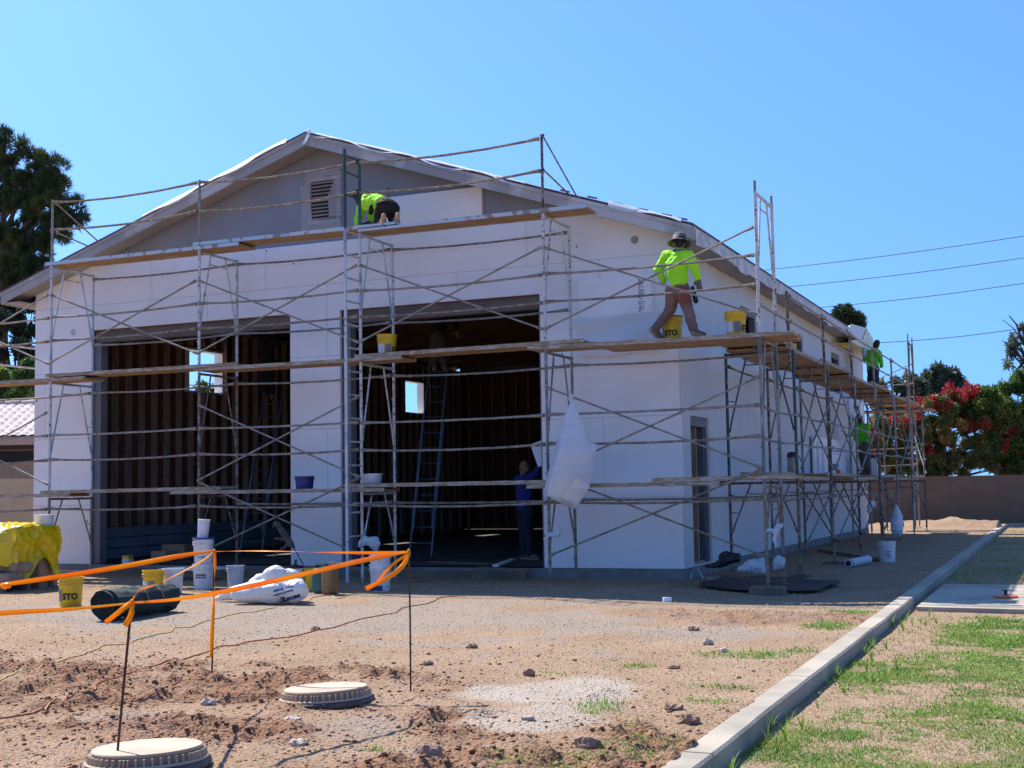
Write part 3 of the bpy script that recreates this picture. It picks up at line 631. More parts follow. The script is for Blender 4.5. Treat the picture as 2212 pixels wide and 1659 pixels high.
# dried coating drips / torn masking paper along the right eave
f=MB(); top=[];bot=[]
for i in range(90):
    yy=YF+.1+i*.21; d=.15+.09*fbm(np.array([yy]),np.array([3.3]),1.1,4)[0]+ (.05 if (i%13)<3 else 0); top.append((EX1+.026,yy,ZE-.03)); bot.append((EX1+.030+.012*math.sin(i),yy,ZE-.03-d))
f.grid([top,bot]); f.build('masking_paper',mat('masking',(.55,.56,.55),(.42,.43,.43),2.5,rough=.7,c3=(.68,.66,.60),s3=6,lo3=.5,hi3=.6),B)
# gable vent
vx0,vx1,vz0,vz1=-6.50,-5.86,5.93,6.74
v=MB()
for a,b in (((vx0,.035,vz0),(vx0+.07,.063,vz1)),((vx1-.07,.035,vz0),(vx1,.063,vz1)),((vx0+.071,.035,vz1-.07),(vx1-.071,.063,vz1)),((vx0+.071,.035,vz0),(vx1-.071,.063,vz0+.07))): v.box(a,b)
vf=v.build('vent_frame','fascia_paint',B); v=MB(); v.box((vx0+.071,.056,vz0+.071),(vx1-.071,.062,vz1-.071)); v.build('vent_dark_backing','painted_dark',vf,off=(0,0,0)); v=MB()  # black sheet behind the slats paints the shade inside the vent
zz=vz0+.09
while zz<vz1-.09: v.beam((vx0+.072,.042,zz),(vx1-.072,.042,zz),.028,.008,up=(0,.6,1)); zz+=.062
v.build('louvre_slats','fascia_paint',vf,off=(0,0,0))
f=MB(); 
f.grid([[(vx0-.14,.025,vz1-.10),(vx0-.05,.0,vz1-.12),(vx0+.02,.02,vz1-.04)],[(vx0-.10,.02,6.4),(vx0-.02,.01,6.4),(vx0+.06,.02,6.4)],[(vx0-.12,.02,vz0-.02),(vx0,.01,vz0),(vx0+.12,.02,vz0)],[(vx0-.10,.03,vz0-.16),(vx0,.02,vz0-.15),(vx0+.12,.03,vz0-.15)]])
f.grid([[(vx0+.12,.02,vz0+.02),(-6.1,.0,vz0+.03),(vx1+.03,.02,vz0+.06)],[(vx0+.12,.03,vz0-.15),(-6.1,.02,vz0-.13),(vx1+.03,.02,vz0-.10)]])
f.grid([[(vx1-.20,.02,vz0+.1),(vx1-.1,.0,vz0+.1),(vx1+.04,.02,vz0+.1)],[(vx1-.22,.02,6.4),(vx1-.05,.0,6.4),(vx1+.04,.02,6.4)],[(vx1-.08,.02,vz1-.05),(vx1-.03,.0,vz1),(vx1+.05,.02,vz1+.05)]])
f.grid([[(vx0-.06,.02,vz1-.03),(-6.2,.0,vz1-.01),(vx1+.05,.02,vz1+.02)],[(vx0+.0,.02,vz1+.08),(-6.2,.0,vz1+.09),(vx1-.02,.02,vz1+.16)]])
solo(f,'masking_film','plastic_film','torn translucent masking film taped round the gable vent','plastic film')
# foam board being fixed on the gable, outlets
f=MB(); f.box((-5.0,-.0,5.605),(-3.20,.06,6.24)); solo(f,'foam_board','foam_board','large white foam board set against the gray gable beside the kneeling worker','foam board')
for p,nm in ((at(1371,518,Y=-.0),1),(at(158,718,Y=-.0),2)):
    f=MB(); f.lathe([(.002,-.004),(.058,-.004),(.062,.0),(.062,.02)],c=(p.x,-.002,p.z),n=20,axis=(0,1,0)); f.build('outlet_box','fascia_paint',B,smooth=False)
# printed sheet fixed on the wall behind the walking worker, with plastic skirt
f=MB(); f.box((-1.56,-.022,3.95),(-.36,-.003,4.57)); pn=thing('foam_sheet','white foam sheet with faint printed rows beside the walking worker','foam board',(-1,0,3.4)); f.build('sheet','foam_board',pn)
P=[]
for i in range(14):
    row=[]
    for j in range(26):
        t=j/25; xx=-1.62+1.42*t; s=i/13; row.append((xx+.03*math.sin(3*s+t*9),-.035-.04*s*(1+math.sin(t*17+s*7)*.6)-.02*math.sin(s*9+t*4),3.99-.60*s-.015*math.sin(t*6)))
    P.append(row)
f=MB(); f.grid(P); f.build('plastic_skirt','roof_white',pn,smooth=True)
f=MB()
for c_,x0 in enumerate((-.60,-.54,-.575)):
    z=4.52
    while z>3.9:
        h=random.uniform(.008,.022)
        if random.random()<.8: f.box((x0,-.0245,z),(x0+random.uniform(.012,.03),-.0225,z-h))
        z-=h+.008
z=4.55
while z>3.97: f.box((-.385,-.0245,z),(-.375,-.0225,z-.03)); z-=.055
f.build('print_marks','ink_gray',pn)
# loose white plastic on the roof
def sheet(pts_top,name,label,seed,wd=.28):
    P=[]
    for r in range(5):
        row=[]
        for i,xx in enumerate(pts_top):
            z=rake(xx)+.045+.03*fbm(np.array([xx*3+seed]),np.array([r*.7]),1,3)[0]*(1.6 if r else .6); 
            if r==0: z-=.05+.04*math.sin(xx*5+seed)
            row.append((xx,YF-.05+r*wd/3.,z))
        P.append(row)
    f=MB(); f.grid(P); o=solo(f,name,'roof_white',label,'plastic sheet',smooth=True); return o
sheet([-6.05+.18*i for i in range(22)],'roof_plastic','loose white plastic sheet fluttering along the roof edge right of the ridge',1.0)
sheet([-.9+.16*i for i in range(8)],'roof_plastic','strip of white plastic on the roof edge above the walking worker',5.0,.1)
sheet([-9.6+.2*i for i in range(16)],'roof_plastic','thin white plastic edge along the roof slope left of the ridge',8.0,.08)
f=MB(); P=[]
for i in range(9):
    t=i/8; P.append([(XM+.02+.16*math.sin(t*2.2)*(1)-.20*t,YF-.06-.02*j,ZR+.045-.24*t*t-.02*(j==1)) for j in range(3)])
for row in P:
    pass
f=MB(); f.grid([[Vector(p)+Vector((.05*j,0,.0)) for j,p in enumerate(r)] for r in P]); solo(f,'hanging_film','plastic_bag','curled strip of white plastic hanging at the roof ridge','plastic sheet',smooth=True)
# interior things
# ================================================================== SCAFFOLDING
CX=[-10.87,-7.74,-4.70,-1.62,1.51]; OY=-1.3; FWD=1.05
CN=['at the left corner of the building','in front of the left doorway','on the ladder line between the two doorways','at the right side of the right doorway','off the right front corner of the building']
LV=[(.10,1.375,'bottom'),(1.38,3.375,'middle'),(3.38,5.395,'upper')]
def frame_proto(h,bottom=False,m='paint_white'):
    t=thing('scaffold_section','steel scaffold frame','scaffold frame',(0,0,0),'scaffold frames')
    for yy in (0,FWD):
        p=MB(); p.tube([(0,yy,0),(0,yy,h-.002)],.024,8)
        for zz in (.22,.5,h-.52 if h>1.5 else h-.3): p.tube([(0,yy,zz),(-.05,yy,zz)],.006,5)
        if bottom:
            p.tube([(0,yy,-.10),(0,yy,.05)],.015,6); p.lathe([(.032,-.02),(.032,.0)],c=(0,yy,-.0),n=8)
        po=p.build('post',m,t)
        if bottom: q=MB(); q.box((-.07,yy-.07,-.115),(.07,yy+.07,-.105)); q.build('base_plate','rusty_steel',po)
    p=MB(); p.tube([(0,.026,h-.03),(0,FWD-.026,h-.03)],.021,8); p.build('header',m,t)
    k=h*.62
    for y0,y1 in ((.31,.03),(.72,FWD-.03)):
        p=MB(); p.tube([(0,y0,h-.05),(0,y1+(y0-y1)*.12,h-k*.85),(0,y1,h-k)],.014,6); p.build('knee_strut',m,t)
    p=MB(); p.tube([(0,.285,h-.2),(0,.745,h-.2)],.010,6); p.build('tie_bar',m,t)
    p=MB(); p.tube([(0,FWD-.12,h*.62),(0,FWD-.02,h*.62)],.008,5); p.build('short_tie',m,t)
    return t
used={}
def put_frame(kind,loc,rotz,label,m):
    h=dict(b=1.275,m=1.995,u=2.015)[kind]
    if kind not in used:
        t=frame_proto(h,kind=='b'); used[kind]=t; t.location=loc; t.rotation_euler=(0,0,rotz); t['label']=label
        if m!='paint_white':
            for ch in t.children: ch.data.materials[0]=MAT['paint_white']
            def sw(o):
                for c in o.children:
                    if c.data and c.data.materials[0].name=='paint_white':
                        for sl_ in c.material_slots: sl_.link='OBJECT'; sl_.material=MAT[m]
                    sw(c)
            sw(t)
        return t
    r=dup(used[kind],loc,rotz,label)
    def sw(o):
        for c in o.children:
            if c.name.startswith('base_plate'): continue
            for sl_ in c.material_slots: sl_.link='OBJECT'; sl_.material=MAT[m]
            sw(c)
    sw(r); return r
FM=[['galv','rusty_steel','paint_white','plaster_crust','plaster_crust'],['paint_blue','rusty_steel','paint_white','mixed_steel','mixed_steel'],['paint_blue','paint_white','paint_blue','paint_white','paint_white']]
for li,(z0,z1,ln) in enumerate(LV):
    for ci,cx in enumerate(CX):
        put_frame('bmu'[li],(cx,OY,z0),0,'%s lift scaffold frame %s'%(ln,CN[ci]),FM[li][ci])
# spigots and top guard posts
for ci in range(4):
    if ci==2: continue
    p=MB(); cx=CX[ci]; p.tube([(cx,OY,5.40),(cx,OY,6.57)],.022,8); p.lathe([(.03,0),(.03,.07)],c=(cx,OY,5.46),n=8); p.lathe([(.032,0),(.032,.06)],c=(cx,OY,5.99),n=8)
    o=solo(p,'guard_post',['galv','galv','','rusty_steel'][ci],'upright guard post above the top platform %s'%CN[ci],'scaffold post','guard posts'); 
p=MB()
for yy in (OY,OY+FWD): p.tube([(1.51,yy,5.40),(1.51,yy,5.53)],.019,8)
solo(p,'coupling_pins','galv','bare coupling pins on top of the tall frame off the right corner','scaffold pin')
# scaffold frame header pair rung look on the right end frame
def rail(p,q,label,m='plaster_crust',sag=.03,r=.018,cat='scaffold rail',grp='horizontal scaffold rails'):
    p=Vector(p);q=Vector(q); pts=[];rs=[]; n=14
    for i in range(n+1):
        t=i/n; pts.append(p.lerp(q,t)-Vector((0,0,sag*4*t*(1-t)))+Vector((0,.002*math.sin(t*11+p.x),.0015*math.sin(t*23+p.z*3)))); rs.append(r*(1+.05*math.sin(t*37+p.x*5)) )
    rs[0]=rs[-1]=.033; rs[1]=rs[-2]=r*1.1
    mb=MB(); pts.insert(1,p.lerp(q,.018)); rs.insert(1,.028); pts.insert(-1,q.lerp(p,.018)); rs.insert(-1,.028)
    mb.tube(pts,rs,7); return solo(mb,'scaffold_rail',m,label,cat,grp)
def xbrace(p1,q1,p2,q2,label,m='galv',out=(0,-1,0)):
    "two crossing diagonals p1-q1 and p2-q2"
    c=(Vector(p1)+Vector(q1))/2; t=thing('cross_brace',label,'cross brace',c,'crossing scaffold braces'); o=Vector(out)
    for i,(a,b) in enumerate(((p1,q1),(p2,q2))):
        a=Vector(a)+o*(.035+.032*i); b=Vector(b)+o*(.035+.032*i); mb=MB()
        mb.tube([a,a.lerp(b,.02),a.lerp(b,.04),a.lerp(b,.96),a.lerp(b,.98),b],[.026,.024,.0145,.0145,.024,.026],7); mb.build('diagonal_bar',m,t)
    mb=MB(); mb.tube([c+o*.02,c+o*.09],.009,6); mb.build('pivot_bolt','rusty_steel',t); return t
BN=['between the left image edge and the left building corner','across the left doorway','from the left doorway to the ladder','across the right doorway','over the white wall right of the right doorway']
XS=[-13.95]+CX
RZ=[('top guard',6.51,(1,2,3),OY,'plaster_crust'),('lower guard',6.03,(1,2,3),OY,'plaster_crust'),('upper lift high',4.49,(0,1,2,3,4),OY,'galv'),('upper lift low',4.08,(0,1,2,3,4),OY,'plaster_crust'),
    ('wall-side, under the top platform',5.30,(1,2,3),OY+FWD,'plaster_crust'),('wall-side, low in the upper lift',4.10,(1,2,3),OY+FWD,'galv'),
    ('middle lift high',2.44,(0,1,2,3,4),OY,'galv'),('middle lift low',2.02,(0,1,2,3,4),OY,'plaster_crust'),('wall-side, under the middle platform',3.24,(0,1,2,3,4),OY+FWD,'galv'),
    ('bottom lift',1.18,(0,1,2,3,4),OY,'plaster_crust'),('wall-side bottom lift',1.20,(2,3,4),OY+FWD,'plaster_crust')]
for nm,z,bays,yy,m in RZ:
    for b in bays:
        sg=-1 if yy==OY else 1
        rail((XS[b]+(.03 if b else 0),yy-.035,z+.01*((b*7)%3-1)),(XS[b+1]-.03,yy-.035,z+.01*((b*5)%3-1)),'%s rail %s'%(nm,BN[b]),m,sag=.015+.02*((b*3+int(z*10))%3)/2 if z<6 else .06,r=.019 if z>6 else .0175)
for li,(za,zb,bays) in enumerate(((.42,1.58,(2,4)),(1.60,2.83,(0,2,4)),(3.68,4.88,(0,1,2,3,4)))):
    for b in bays:
        a,c=XS[b],XS[b+1]; lo=-.0
        xbrace((a+.02,OY,zb),(c-.02,OY,za),(a+.02,OY,za),(c-.02,OY,zb),'%s lift cross brace %s'%(LV[li][2],BN[b]),'galv' if li else 'plaster_crust')
# tie rods back to the roof
for i,(a,b,l) in enumerate(((at(1172,293,Y=OY),at(1250,432,Y=-.2),'upper tie rod from the tall rusty guard post down to the roof'),(at(1172,365,Y=OY),at(1242,432,Y=-.3),'lower tie rod from the tall rusty guard post down to the roof'),
        (at(122,440,Y=OY),at(218,527,Y=-.2),'upper tie rod from the leftmost guard post down to the roof'),(at(124,503,Y=OY),at(198,535,Y=-.3),'lower tie rod from the leftmost guard post down to the roof'))):
    mb=MB(); mb.tube([a,b],.013,6); mb.ell(a,(.03,.03,.03),8); solo(mb,'tie_rod','rusty_steel' if i<2 else 'galv',l,'tie rod')
# planks
def plank(a,b,width,z,axis,lo,label,wood='plank_wood',edge='plank_edge',th=.045,grp='scaffold planks'):
    "axis x: runs from a to b in X with Y from lo to lo+width"
    c=((a+b)/2,lo+width/2,z) if axis=='x' else (lo+width/2,(a+b)/2,z)
    t=thing('scaffold_plank',label,'plank',c,grp)
    e=.022; dz=random.uniform(-.004,.004); tilt=random.uniform(-.006,.006)
    def bx(u0,u1,v0,v1,z0,z1):
        mb=MB(); 
        if axis=='x': mb.box((u0,v0,z0),(u1,v1,z1))
        else: mb.box((v0,u0,z0),(v1,u1,z1))
        for v in mb.v:
            u=(v.x if axis=='x' else v.y); v.z+=dz+tilt*(u-(a+b)/2)
        return mb
    bx(a+.01,b-.01,lo+e+.001,lo+width-e-.001,z+.006,z+th-.006).build('deck',wood,t)
    bx(a,b,lo,lo+e,z,z+th+.012).build('side_rail',edge,t); bx(a,b,lo+width-e,lo+width,z,z+th+.012).build('side_rail',edge,t)
    return t
PW=.50
for i,(a,b) in enumerate(((-11.0,-6.95),(-7.85,-4.0),(-4.72,-.95))):
    plank(a,b,PW,5.402+.062*(i%2),'x',OY-.03,'top platform plank '+['on the left, below the left roof slope','under the gable vent','right, holding the kneeling worker and the foam board'][i],grp='top platform planks')
L2P=((-13.95,-10.1),(-10.95,-6.98),(-7.83,-3.98),(-4.8,-1.02),(-1.9,1.98))
for i,(a,b) in enumerate(L2P):
    plank(a,b,PW if i<4 else .46,3.382+.062*(i%2),'x',OY-.03,'middle platform plank '+['running off the left image edge','across the left doorway','from the left doorway to the ladder','across the right doorway under the lone yellow bucket','outer board under the walking worker'][i],edge='plank_edge_wood',grp='middle platform planks')
plank(-.9,1.9,.44,3.382,'x',OY+.48,'inner board of the middle platform beside the walking worker',edge='plank_edge_wood',grp='middle platform planks')
for i,(a,b) in enumerate(((-13.95,-10.4),(-11.05,-7.3),(-8.3,-4.3),(-5.0,-1.3),(-1.95,.9),(-.05,1.95))):
    plank(a,b,PW,1.382+.060*(i%2),'x',OY-.03,'bottom platform plank '+['running off the left image edge above the yellow tarp','across the left doorway','under the dark blue bucket','across the right doorway in front of the man in blue','behind the big hanging bag','turning the right front corner'][i],wood='plank_wood',edge='plank_edge_wood',grp='bottom platform planks')
# access ladder
LXc=-4.70
t=thing('access_ladder','white and pale blue ladder frame climbing the scaffold between the two doorways','ladder',(LXc,-1.75,0))
mb=MB(); mb.tube([(LXc,-1.75,.03),(LXc,-1.75,5.40)],.025,8); mb.build('stile','paint_blue',t)
z=.35
while z<5.4:
    mb=MB(); mb.tube([(LXc,-1.73,z),(LXc,-1.322,z)],.015,6); mb.build('rung','paint_white',t); z+=.357
t=thing('ladder_extension','dark green ladder section rising above the top platform beside the kneeling worker','ladder',(LXc,-1.75,5.41))
for yy in (-1.75,OY):
    mb=MB(); mb.tube([(LXc,yy,5.41),(LXc,yy,6.62 if yy==-1.75 else 6.55)],.026,8); mb.build('stile','paint_green',t)
for z in (5.92,6.27,6.53):
    mb=MB(); mb.tube([(LXc,-1.73,z),(LXc,-1.322,z)],.015,6); mb.build('rung','paint_green',t)
# ------- right side scaffold
SXO,SXI=1.47,.42; SY=[1.15+2.95*k for k in range(7)]
SN=['at the side door','before the first side window','before the second side window','before the third side window','past the third side window','near the far corner','beyond the far corner']
SM=['paint_green','rusty_steel','mixed_steel','rusty_steel','mixed_steel','galv','mixed_steel']
for k,yy in enumerate(SY):
    put_frame('b',(SXO,yy,.16),PI/2,'bottom lift side-wall scaffold frame %s'%SN[k],SM[(k+1)%7])
    put_frame('m',(SXO,yy,1.435),PI/2,'middle lift side-wall scaffold frame %s'%SN[k],SM[k])
    if k<6:
        p=MB(); p.tube([(SXO+.02,yy-.35,3.1),(SXO+.02,yy-.45,4.27)],.023,8); p.lathe([(.035,-.03),(.035,.03)],c=(SXO+.02,yy-.44,4.2),n=8); p.lathe([(.035,-.03),(.035,.03)],c=(SXO+.02,yy-.42,3.82),n=8)
        solo(p,'guard_post','rusty_steel' if k<3 else 'galv','guard post above the side platform %s'%SN[k],'scaffold post','guard posts')
SBN=['round the front corner','past the side door','past the first side window','past the second side window','past the third side window','at the far end of the side wall','beyond the far corner']
ysn=[-1.25]+SY
for nm,xx,z,bays,m in (('side guard top',SXO+.05,4.20,(1,2,3,4,5),'galv'),('side guard middle',SXO+.05,3.82,(0,1,2,3,4,5),'galv'),('side middle lift high',SXO+.035,2.43,(0,1,2,3,4,5,6),'mixed_steel'),('side middle lift low',SXO+.035,2.0,(0,1,2,3,4,5,6),'mixed_steel'),
        ('wall-side, under the side platform',SXI+.035,3.22,(1,2,3,4,5),'rusty_steel'),('side bottom lift',SXO+.035,1.17,(0,1,2,3,4,5),'rusty_steel'),('wall-side, low beside the foam',SXI+.035,1.20,(1,2,3),'rusty_steel')):
    for b in bays:
        o_=-.44 if 'guard' in nm else 0
        a=ysn[b]+(o_ if b else 0); c=ysn[b+1]+o_
        rail((xx,a+.03,z),(xx,c-.03,z),'%s rail %s'%(nm,SBN[b]),m,sag=.03 if 'guard' not in nm else .01,r=.016)
for b in (1,2,3,5):
    a,c=ysn[b],ysn[b+1]; xbrace((SXO,a+.02,2.85),(SXO,c-.02,1.62),(SXO,a+.02,1.62),(SXO,c-.02,2.85),'middle lift side-wall cross brace %s'%SBN[b],'mixed_steel',(1,0,0))
for b in (1,2,3,4):
    a,c=ysn[b],ysn[b+1]; xbrace((SXO,a+.02,1.36),(SXO,c-.02,.40),(SXO,a+.02,.40),(SXO,c-.02,1.36),'bottom lift side-wall cross brace %s'%SBN[b],'rusty_steel',(1,0,0))
for b in range(7):
    a,c=ysn[b]-(.1 if b else 0),ysn[b+1]+.38
    for j,(x0,w_) in enumerate(((.94,.46),(.46,.44))):
        if b==0 and j==1: c2=c; a2=-.3
        else: a2,c2=a,c
        if b==0: a2=-.30
        plank(a2,c2,w_,3.382+.06*((b+1)%2)+.055,'y',x0,'%s board of the side platform %s'%(['outer','wall-side'][j],SBN[b]),wood='plank_wood_side',edge='plank_edge_wood',grp='side platform planks')
        if j==0 or b>2: plank(a2,c2,w_,1.442+.06*((b+1)%2),'y',x0,'%s board of the low side platform %s'%(['outer','wall-side'][j],SBN[b]),wood='plank_wood_side',edge='plank_edge_wood',grp='low side platform planks')
# rear scaffold seen past the far corner
for ci,(xx,nm) in enumerate(((1.0,'just past the far building corner'),(-2.0,'behind the back wall'))):
    put_frame('b',(xx,21.45,.16),PI,'bottom lift rear scaffold frame %s'%nm,'mixed_steel'); put_frame('m',(xx,21.45,1.435),PI,'middle lift rear scaffold frame %s'%nm,'galv'); put_frame('u',(xx,21.45,3.44),PI,'upper lift rear scaffold frame %s'%nm,'rusty_steel' if ci==0 else 'galv')
p=MB()
for yy in (21.45,20.40): p.tube([(1.0,yy,5.456),(1.0,yy,5.68)],.018,8)
solo(p,'coupling_pins','galv','bare coupling pins on the far rear scaffold frame','scaffold pin')
for z in (1.9,2.4,3.9,4.3): rail((-1.97,21.48,z),(.97,21.48,z),'rear rail %s behind the far corner'%{1.9:'lowest',2.4:'second lowest',3.9:'second highest',4.3:'highest'}[z],'galv',r=.016)
xbrace((-1.98,21.45,4.9),(.98,21.45,3.7),(-1.98,21.45,3.7),(.98,21.45,4.9),'upper cross brace of the rear scaffold beyond the far corner','galv',(0,1,0))
xbrace((1.0,20.38,2.85),(1.47,18.9,1.62),(1.0,20.38,1.62),(1.47,18.9,2.85),'cross brace joining side and rear scaffolds at the far corner','mixed_steel',(1,0,0))
plank(-1.9,1.6,.9,3.44,'x',20.45,'rear platform plank beyond the far corner',edge='plank_edge_wood')
# left side scaffold, seen past and through the building
for i,(p1,p2) in enumerate((((-13.7,-1.0,4.35),(-13.7,17,4.35)),((-13.7,-1.0,3.95),(-13.7,17,3.95)))):
    rail(p1,p2,['upper','lower'][i]+' long rail of the scaffold along the left wall, seen beyond the left corner','galv',sag=0,r=.02)
p=MB(); p.tube([(-13.7,14.9,-.0),(-13.7,14.9,4.6)],.024,8); solo(p,'scaffold_post','galv','scaffold post seen through the small far window of the left wall','scaffold post')
# sole boards and blocks under the legs
for x_,y_,sx,sy,h,l in ((1.51,-1.3,.22,.16,.10,'thick wood block under the front leg off the right corner'),(1.51,-.25,.26,.13,.05,'flat board under the inner leg off the right corner'),(SXO,SY[0],.16,.12,.035,'small board under the side scaffold leg at the side door'),(SXO,SY[1],.2,.14,.035,'small block under the side scaffold leg before the first window')):
    mb=MB(); z_=gz(x_,y_); mb.box((x_-sx,y_-sy,z_-.02),(x_+sx,y_+sy,z_+h)); o=solo(mb,'sole_block','pallet_wood',l,'wood block')
mb=MB(); mb.beam((.5,SY[2]+1.2,.03),(2.1,SY[1]+.9,.04),.18,.05); solo(mb,'sole_plank','pallet_wood','long board lying on the ground beneath the side scaffold','plank')
mb=MB(); mb.tube([(SXO+.02,-.32,4.62),(SXO+.02,-.32,4.60)],.03); 
mb=MB(); mb.lathe([(.0275,0),(.0275,.05)],c=(1.51,-.25,4.13),n=10); solo(mb,'tape_band','red_tape','band of red tape round the inner post off the right corner','tape')

# ================================================================== BUCKETS
def bucket_proto(m,R=.152,h=.37,lid=None,handle=True):
    t=thing('bucket','bucket','bucket',(0,0,0),'plastic buckets')
    p=MB(); r0_=R*.86
    prof=[(r0_*.97,0),(r0_,.012),(R*.95,h*.74),(R*1.04,h*.745),(R*1.04,h*.77),(R*.965,h*.78),(R*.97,h*.83),(R*1.06,h*.835),(R*1.06,h*.86),(R*.98,h*.87),(R*.985,h*.95),(R*1.05,h*.955),(R*1.05,h),(R*.97,h),(R*.93,h*.80),(r0_*.93,.02)]
    p.lathe(prof,n=28); b=p.build('body',m,t,smooth=True)
    e=b.modifiers.new('e','EDGE_SPLIT'); e.split_angle=math.radians(40)
    if lid:
        p=MB(); p.lathe([(R*1.07,h-.012),(R*1.08,h+.012),(R*1.0,h+.014),(R*.97,h+.004),(.01,h+.004)],n=28); p.build('lid',lid,t,smooth=False)
    if handle:
        p=MB(); pts=[]
        for i in range(15):
            a=PI*i/14; pts.append((R*1.07*math.cos(a),-R*.35*math.sin(a)-.02,h*.84-R*.75*math.sin(a)))
        p.tube(pts,.003,5); p.build('handle','wire',t)
    return t
def wraptext(parent,s,size,R,zc,ang,m,shear=0,bold=.002,part='lettering',h0=0,rot=0,taper=.16,hh=.37):
    v,f=text_geo(s,size,shear,bold); out=[]
    for (x_,y_,z_) in v:
        if rot: x_,y_=x_*math.cos(rot)-y_*math.sin(rot),x_*math.sin(rot)+y_*math.cos(rot)
        z=zc+y_; r=R*(.86+.12*min(1,z/(hh*.74)))+.0025; a=ang+x_/r; out.append((r*math.sin(a),-r*math.cos(a),z))
    mb=MB(); mb.add(out,f); return mb.build(part,m,parent,off=(0,0,0))
def wraprect(parent,w_,h_,R,zc,ang,m,part='paper_label',eps=.0015,hh=.37):
    mb=MB(); P=[]
    for j in range(2):
        row=[]
        for i in range(9):
            z=zc+(j-.5)*h_; r=R*(.86+.12*min(1,z/(hh*.74)))+eps; a=ang+(i/8-.5)*w_/r; row.append((r*math.sin(a),-r*math.cos(a),z))
        P.append(row)
    mb.grid(P); return mb.build(part,m,parent,off=(0,0,0))
YB_=bucket_proto('yellow_plastic',handle=False)
# angle 0 faces -Y (the street side)
wraprect(YB_,.13,.15,.152,.145,-.62,'label_white'); wraprect(YB_,.09,.15,.152,.145,.30,'ink_gray','print_block',.0012)
wraptext(YB_,'STO',.105,.152,.13,1.42,'ink_black',bold=.005)
placed=[False]
def yellow(p,rot,label,s=1.0):
    global YB_
    if not placed[0]: placed[0]=True; t=YB_; t.location=p; t.rotation_euler=(0,0,rot); t['label']=label
    else: t=dup(YB_,p,rot,label)
    t.scale=(s,s,s); return t
def ground_at(x,y):
    p=at(x,y,Z=0)
    for _ in range(4): p=at(x,y,Z=gz(p.x,p.y))
    return p
b1=ground_at(138,1312); yellow((b1.x,b1.y+.12,b1.z),-.75,'yellow bucket standing in the sun left of the dark rolled fabric')
b2=ground_at(331,1287); yellow((b2.x,b2.y,b2.z),.2,'yellow bucket half hidden behind the dark rolled fabric',.95)
ZP=3.455
p=at(836,769,Y=-1.02); yellow((p.x,-1.02,3.435),.35,'lone yellow bucket with white paper label on the platform in front of the right doorway')
p=at(1590,725,Y=-.75); yellow((p.x,-.75,ZP-.01),.1,'yellow bucket at the right end of the platform right of the walking worker')
p=at(1453,735,Y=-.62); ybk=yellow((p.x,-.62,ZP-.01),-1.3,'lidded yellow bucket with black hook right behind the legs of the walking worker')
p=at(1703,790,X=.75); yellow((.75,p.y,3.49),.6,'yellow bucket on the side platform near the first side window')
mb=MB(); mb.lathe([(.16,0),(.17,.012),(.02,.03)],n=20); mb.tube([(0,0,.03),(0,0,.10),(-.01,-.01,.13),(-.05,-.02,.15),(-.09,-.02,.13),(-.10,-.02,.10)],[.022,.022,.022,.024,.022,.018],8)
mb.xf(Matrix.Translation((ybk.location.x,-.62,ZP+.362))); solo(mb,'bucket_pump','black_plastic','black lid with curved spout sitting on the bucket behind the worker','lid')
# buckets with white bodies
WB=bucket_proto('white_plastic'); wplaced=[False]
wraprect(WB,.15,.10,.152,.12,.0,'label_white')
def white(p,rot,label,s=1.0,lid=None,name=None):
    t=dup(WB,p,rot,label)
    t.scale=(s,s,s)
    if lid:
        q=MB(); q.lathe([(.163,.358),(.165,.382),(.15,.384),(.148,.374),(.01,.374)],n=28); q.build('lid',lid,t,off=(0,0,0))
    return t
b=ground_at(439,1272); t1=white((b.x,b.y,b.z),.1,'lower white bucket of the two-bucket stack left of the orange stake',1.0); wraprect(t1,.16,.06,.152,.19,.25,'blue_plastic','logo_band',.003); wraptext(t1,'Senergy',.042,.1535,.19,.25,'label_white',shear=.3,h0=.004,bold=.001)
t2=white((b.x+.0,b.y,b.z+.372),.4,'upper white bucket with a blue lid on the two-bucket stack',.97,'blue_plastic'); wraptext(t2,'Senergy',.035,.1535,.10,.0,'ink_gray',shear=.3)
b=ground_at(369,1283); t3=white((b.x,b.y+.05,b.z),.3,'white bucket with blue band behind the dark rolled fabric beside a yellow one',.95); wraprect(t3,.22,.05,.152,.06,.1,'blue_plastic','logo_band',.003)
b=ground_at(822,1277); t4=white((b.x,b.y,b.z),-.2,'lower white bucket with blue base below the bagged bundle on the ladder frame',1.0); wraprect(t4,.25,.07,.152,.05,0,'blue_plastic','logo_band',.003); t5=white((b.x,b.y,b.z+.17),.3,'upper white bucket nested in the one below the ladder frame',.99)
b=ground_at(509,1268); white((b.x,b.y,b.z),0,'white bucket standing right behind the big white bag',.86)
b=ground_at(1917,1214); t6=white((b.x,b.y,b.z),.2,'white bucket with blue print under a board beside the side scaffold',1.0)
wraprect(t6,.2,.17,.152,.13,0,'label_white'); 
for i in range(6): wraprect(t6,random.uniform(.06,.15),.008,.152,.19-.022*i,random.uniform(-.15,.15),'ink_blue','print_line',.003)
mb=MB(); mb.box((b.x-.27,b.y-.07,b.z+.375),(b.x+.27,b.y+.09,b.z+.415)); solo(mb,'board','pallet_wood','short board lying across the white bucket beside the side scaffold','board')
mb=MB(); mb.tube([(b.x-.05,b.y+.01,b.z+.417),(b.x-.09,b.y+.2,b.z+1.75)],.022,8); solo(mb,'prop_post','rusty_steel','steel prop standing on the board over the white bucket','scaffold post')
b=ground_at(637,1276); tg=white((b.x,b.y,b.z),.5,'gray-white pail with dark lumpy top left of the fuel cans',.85)
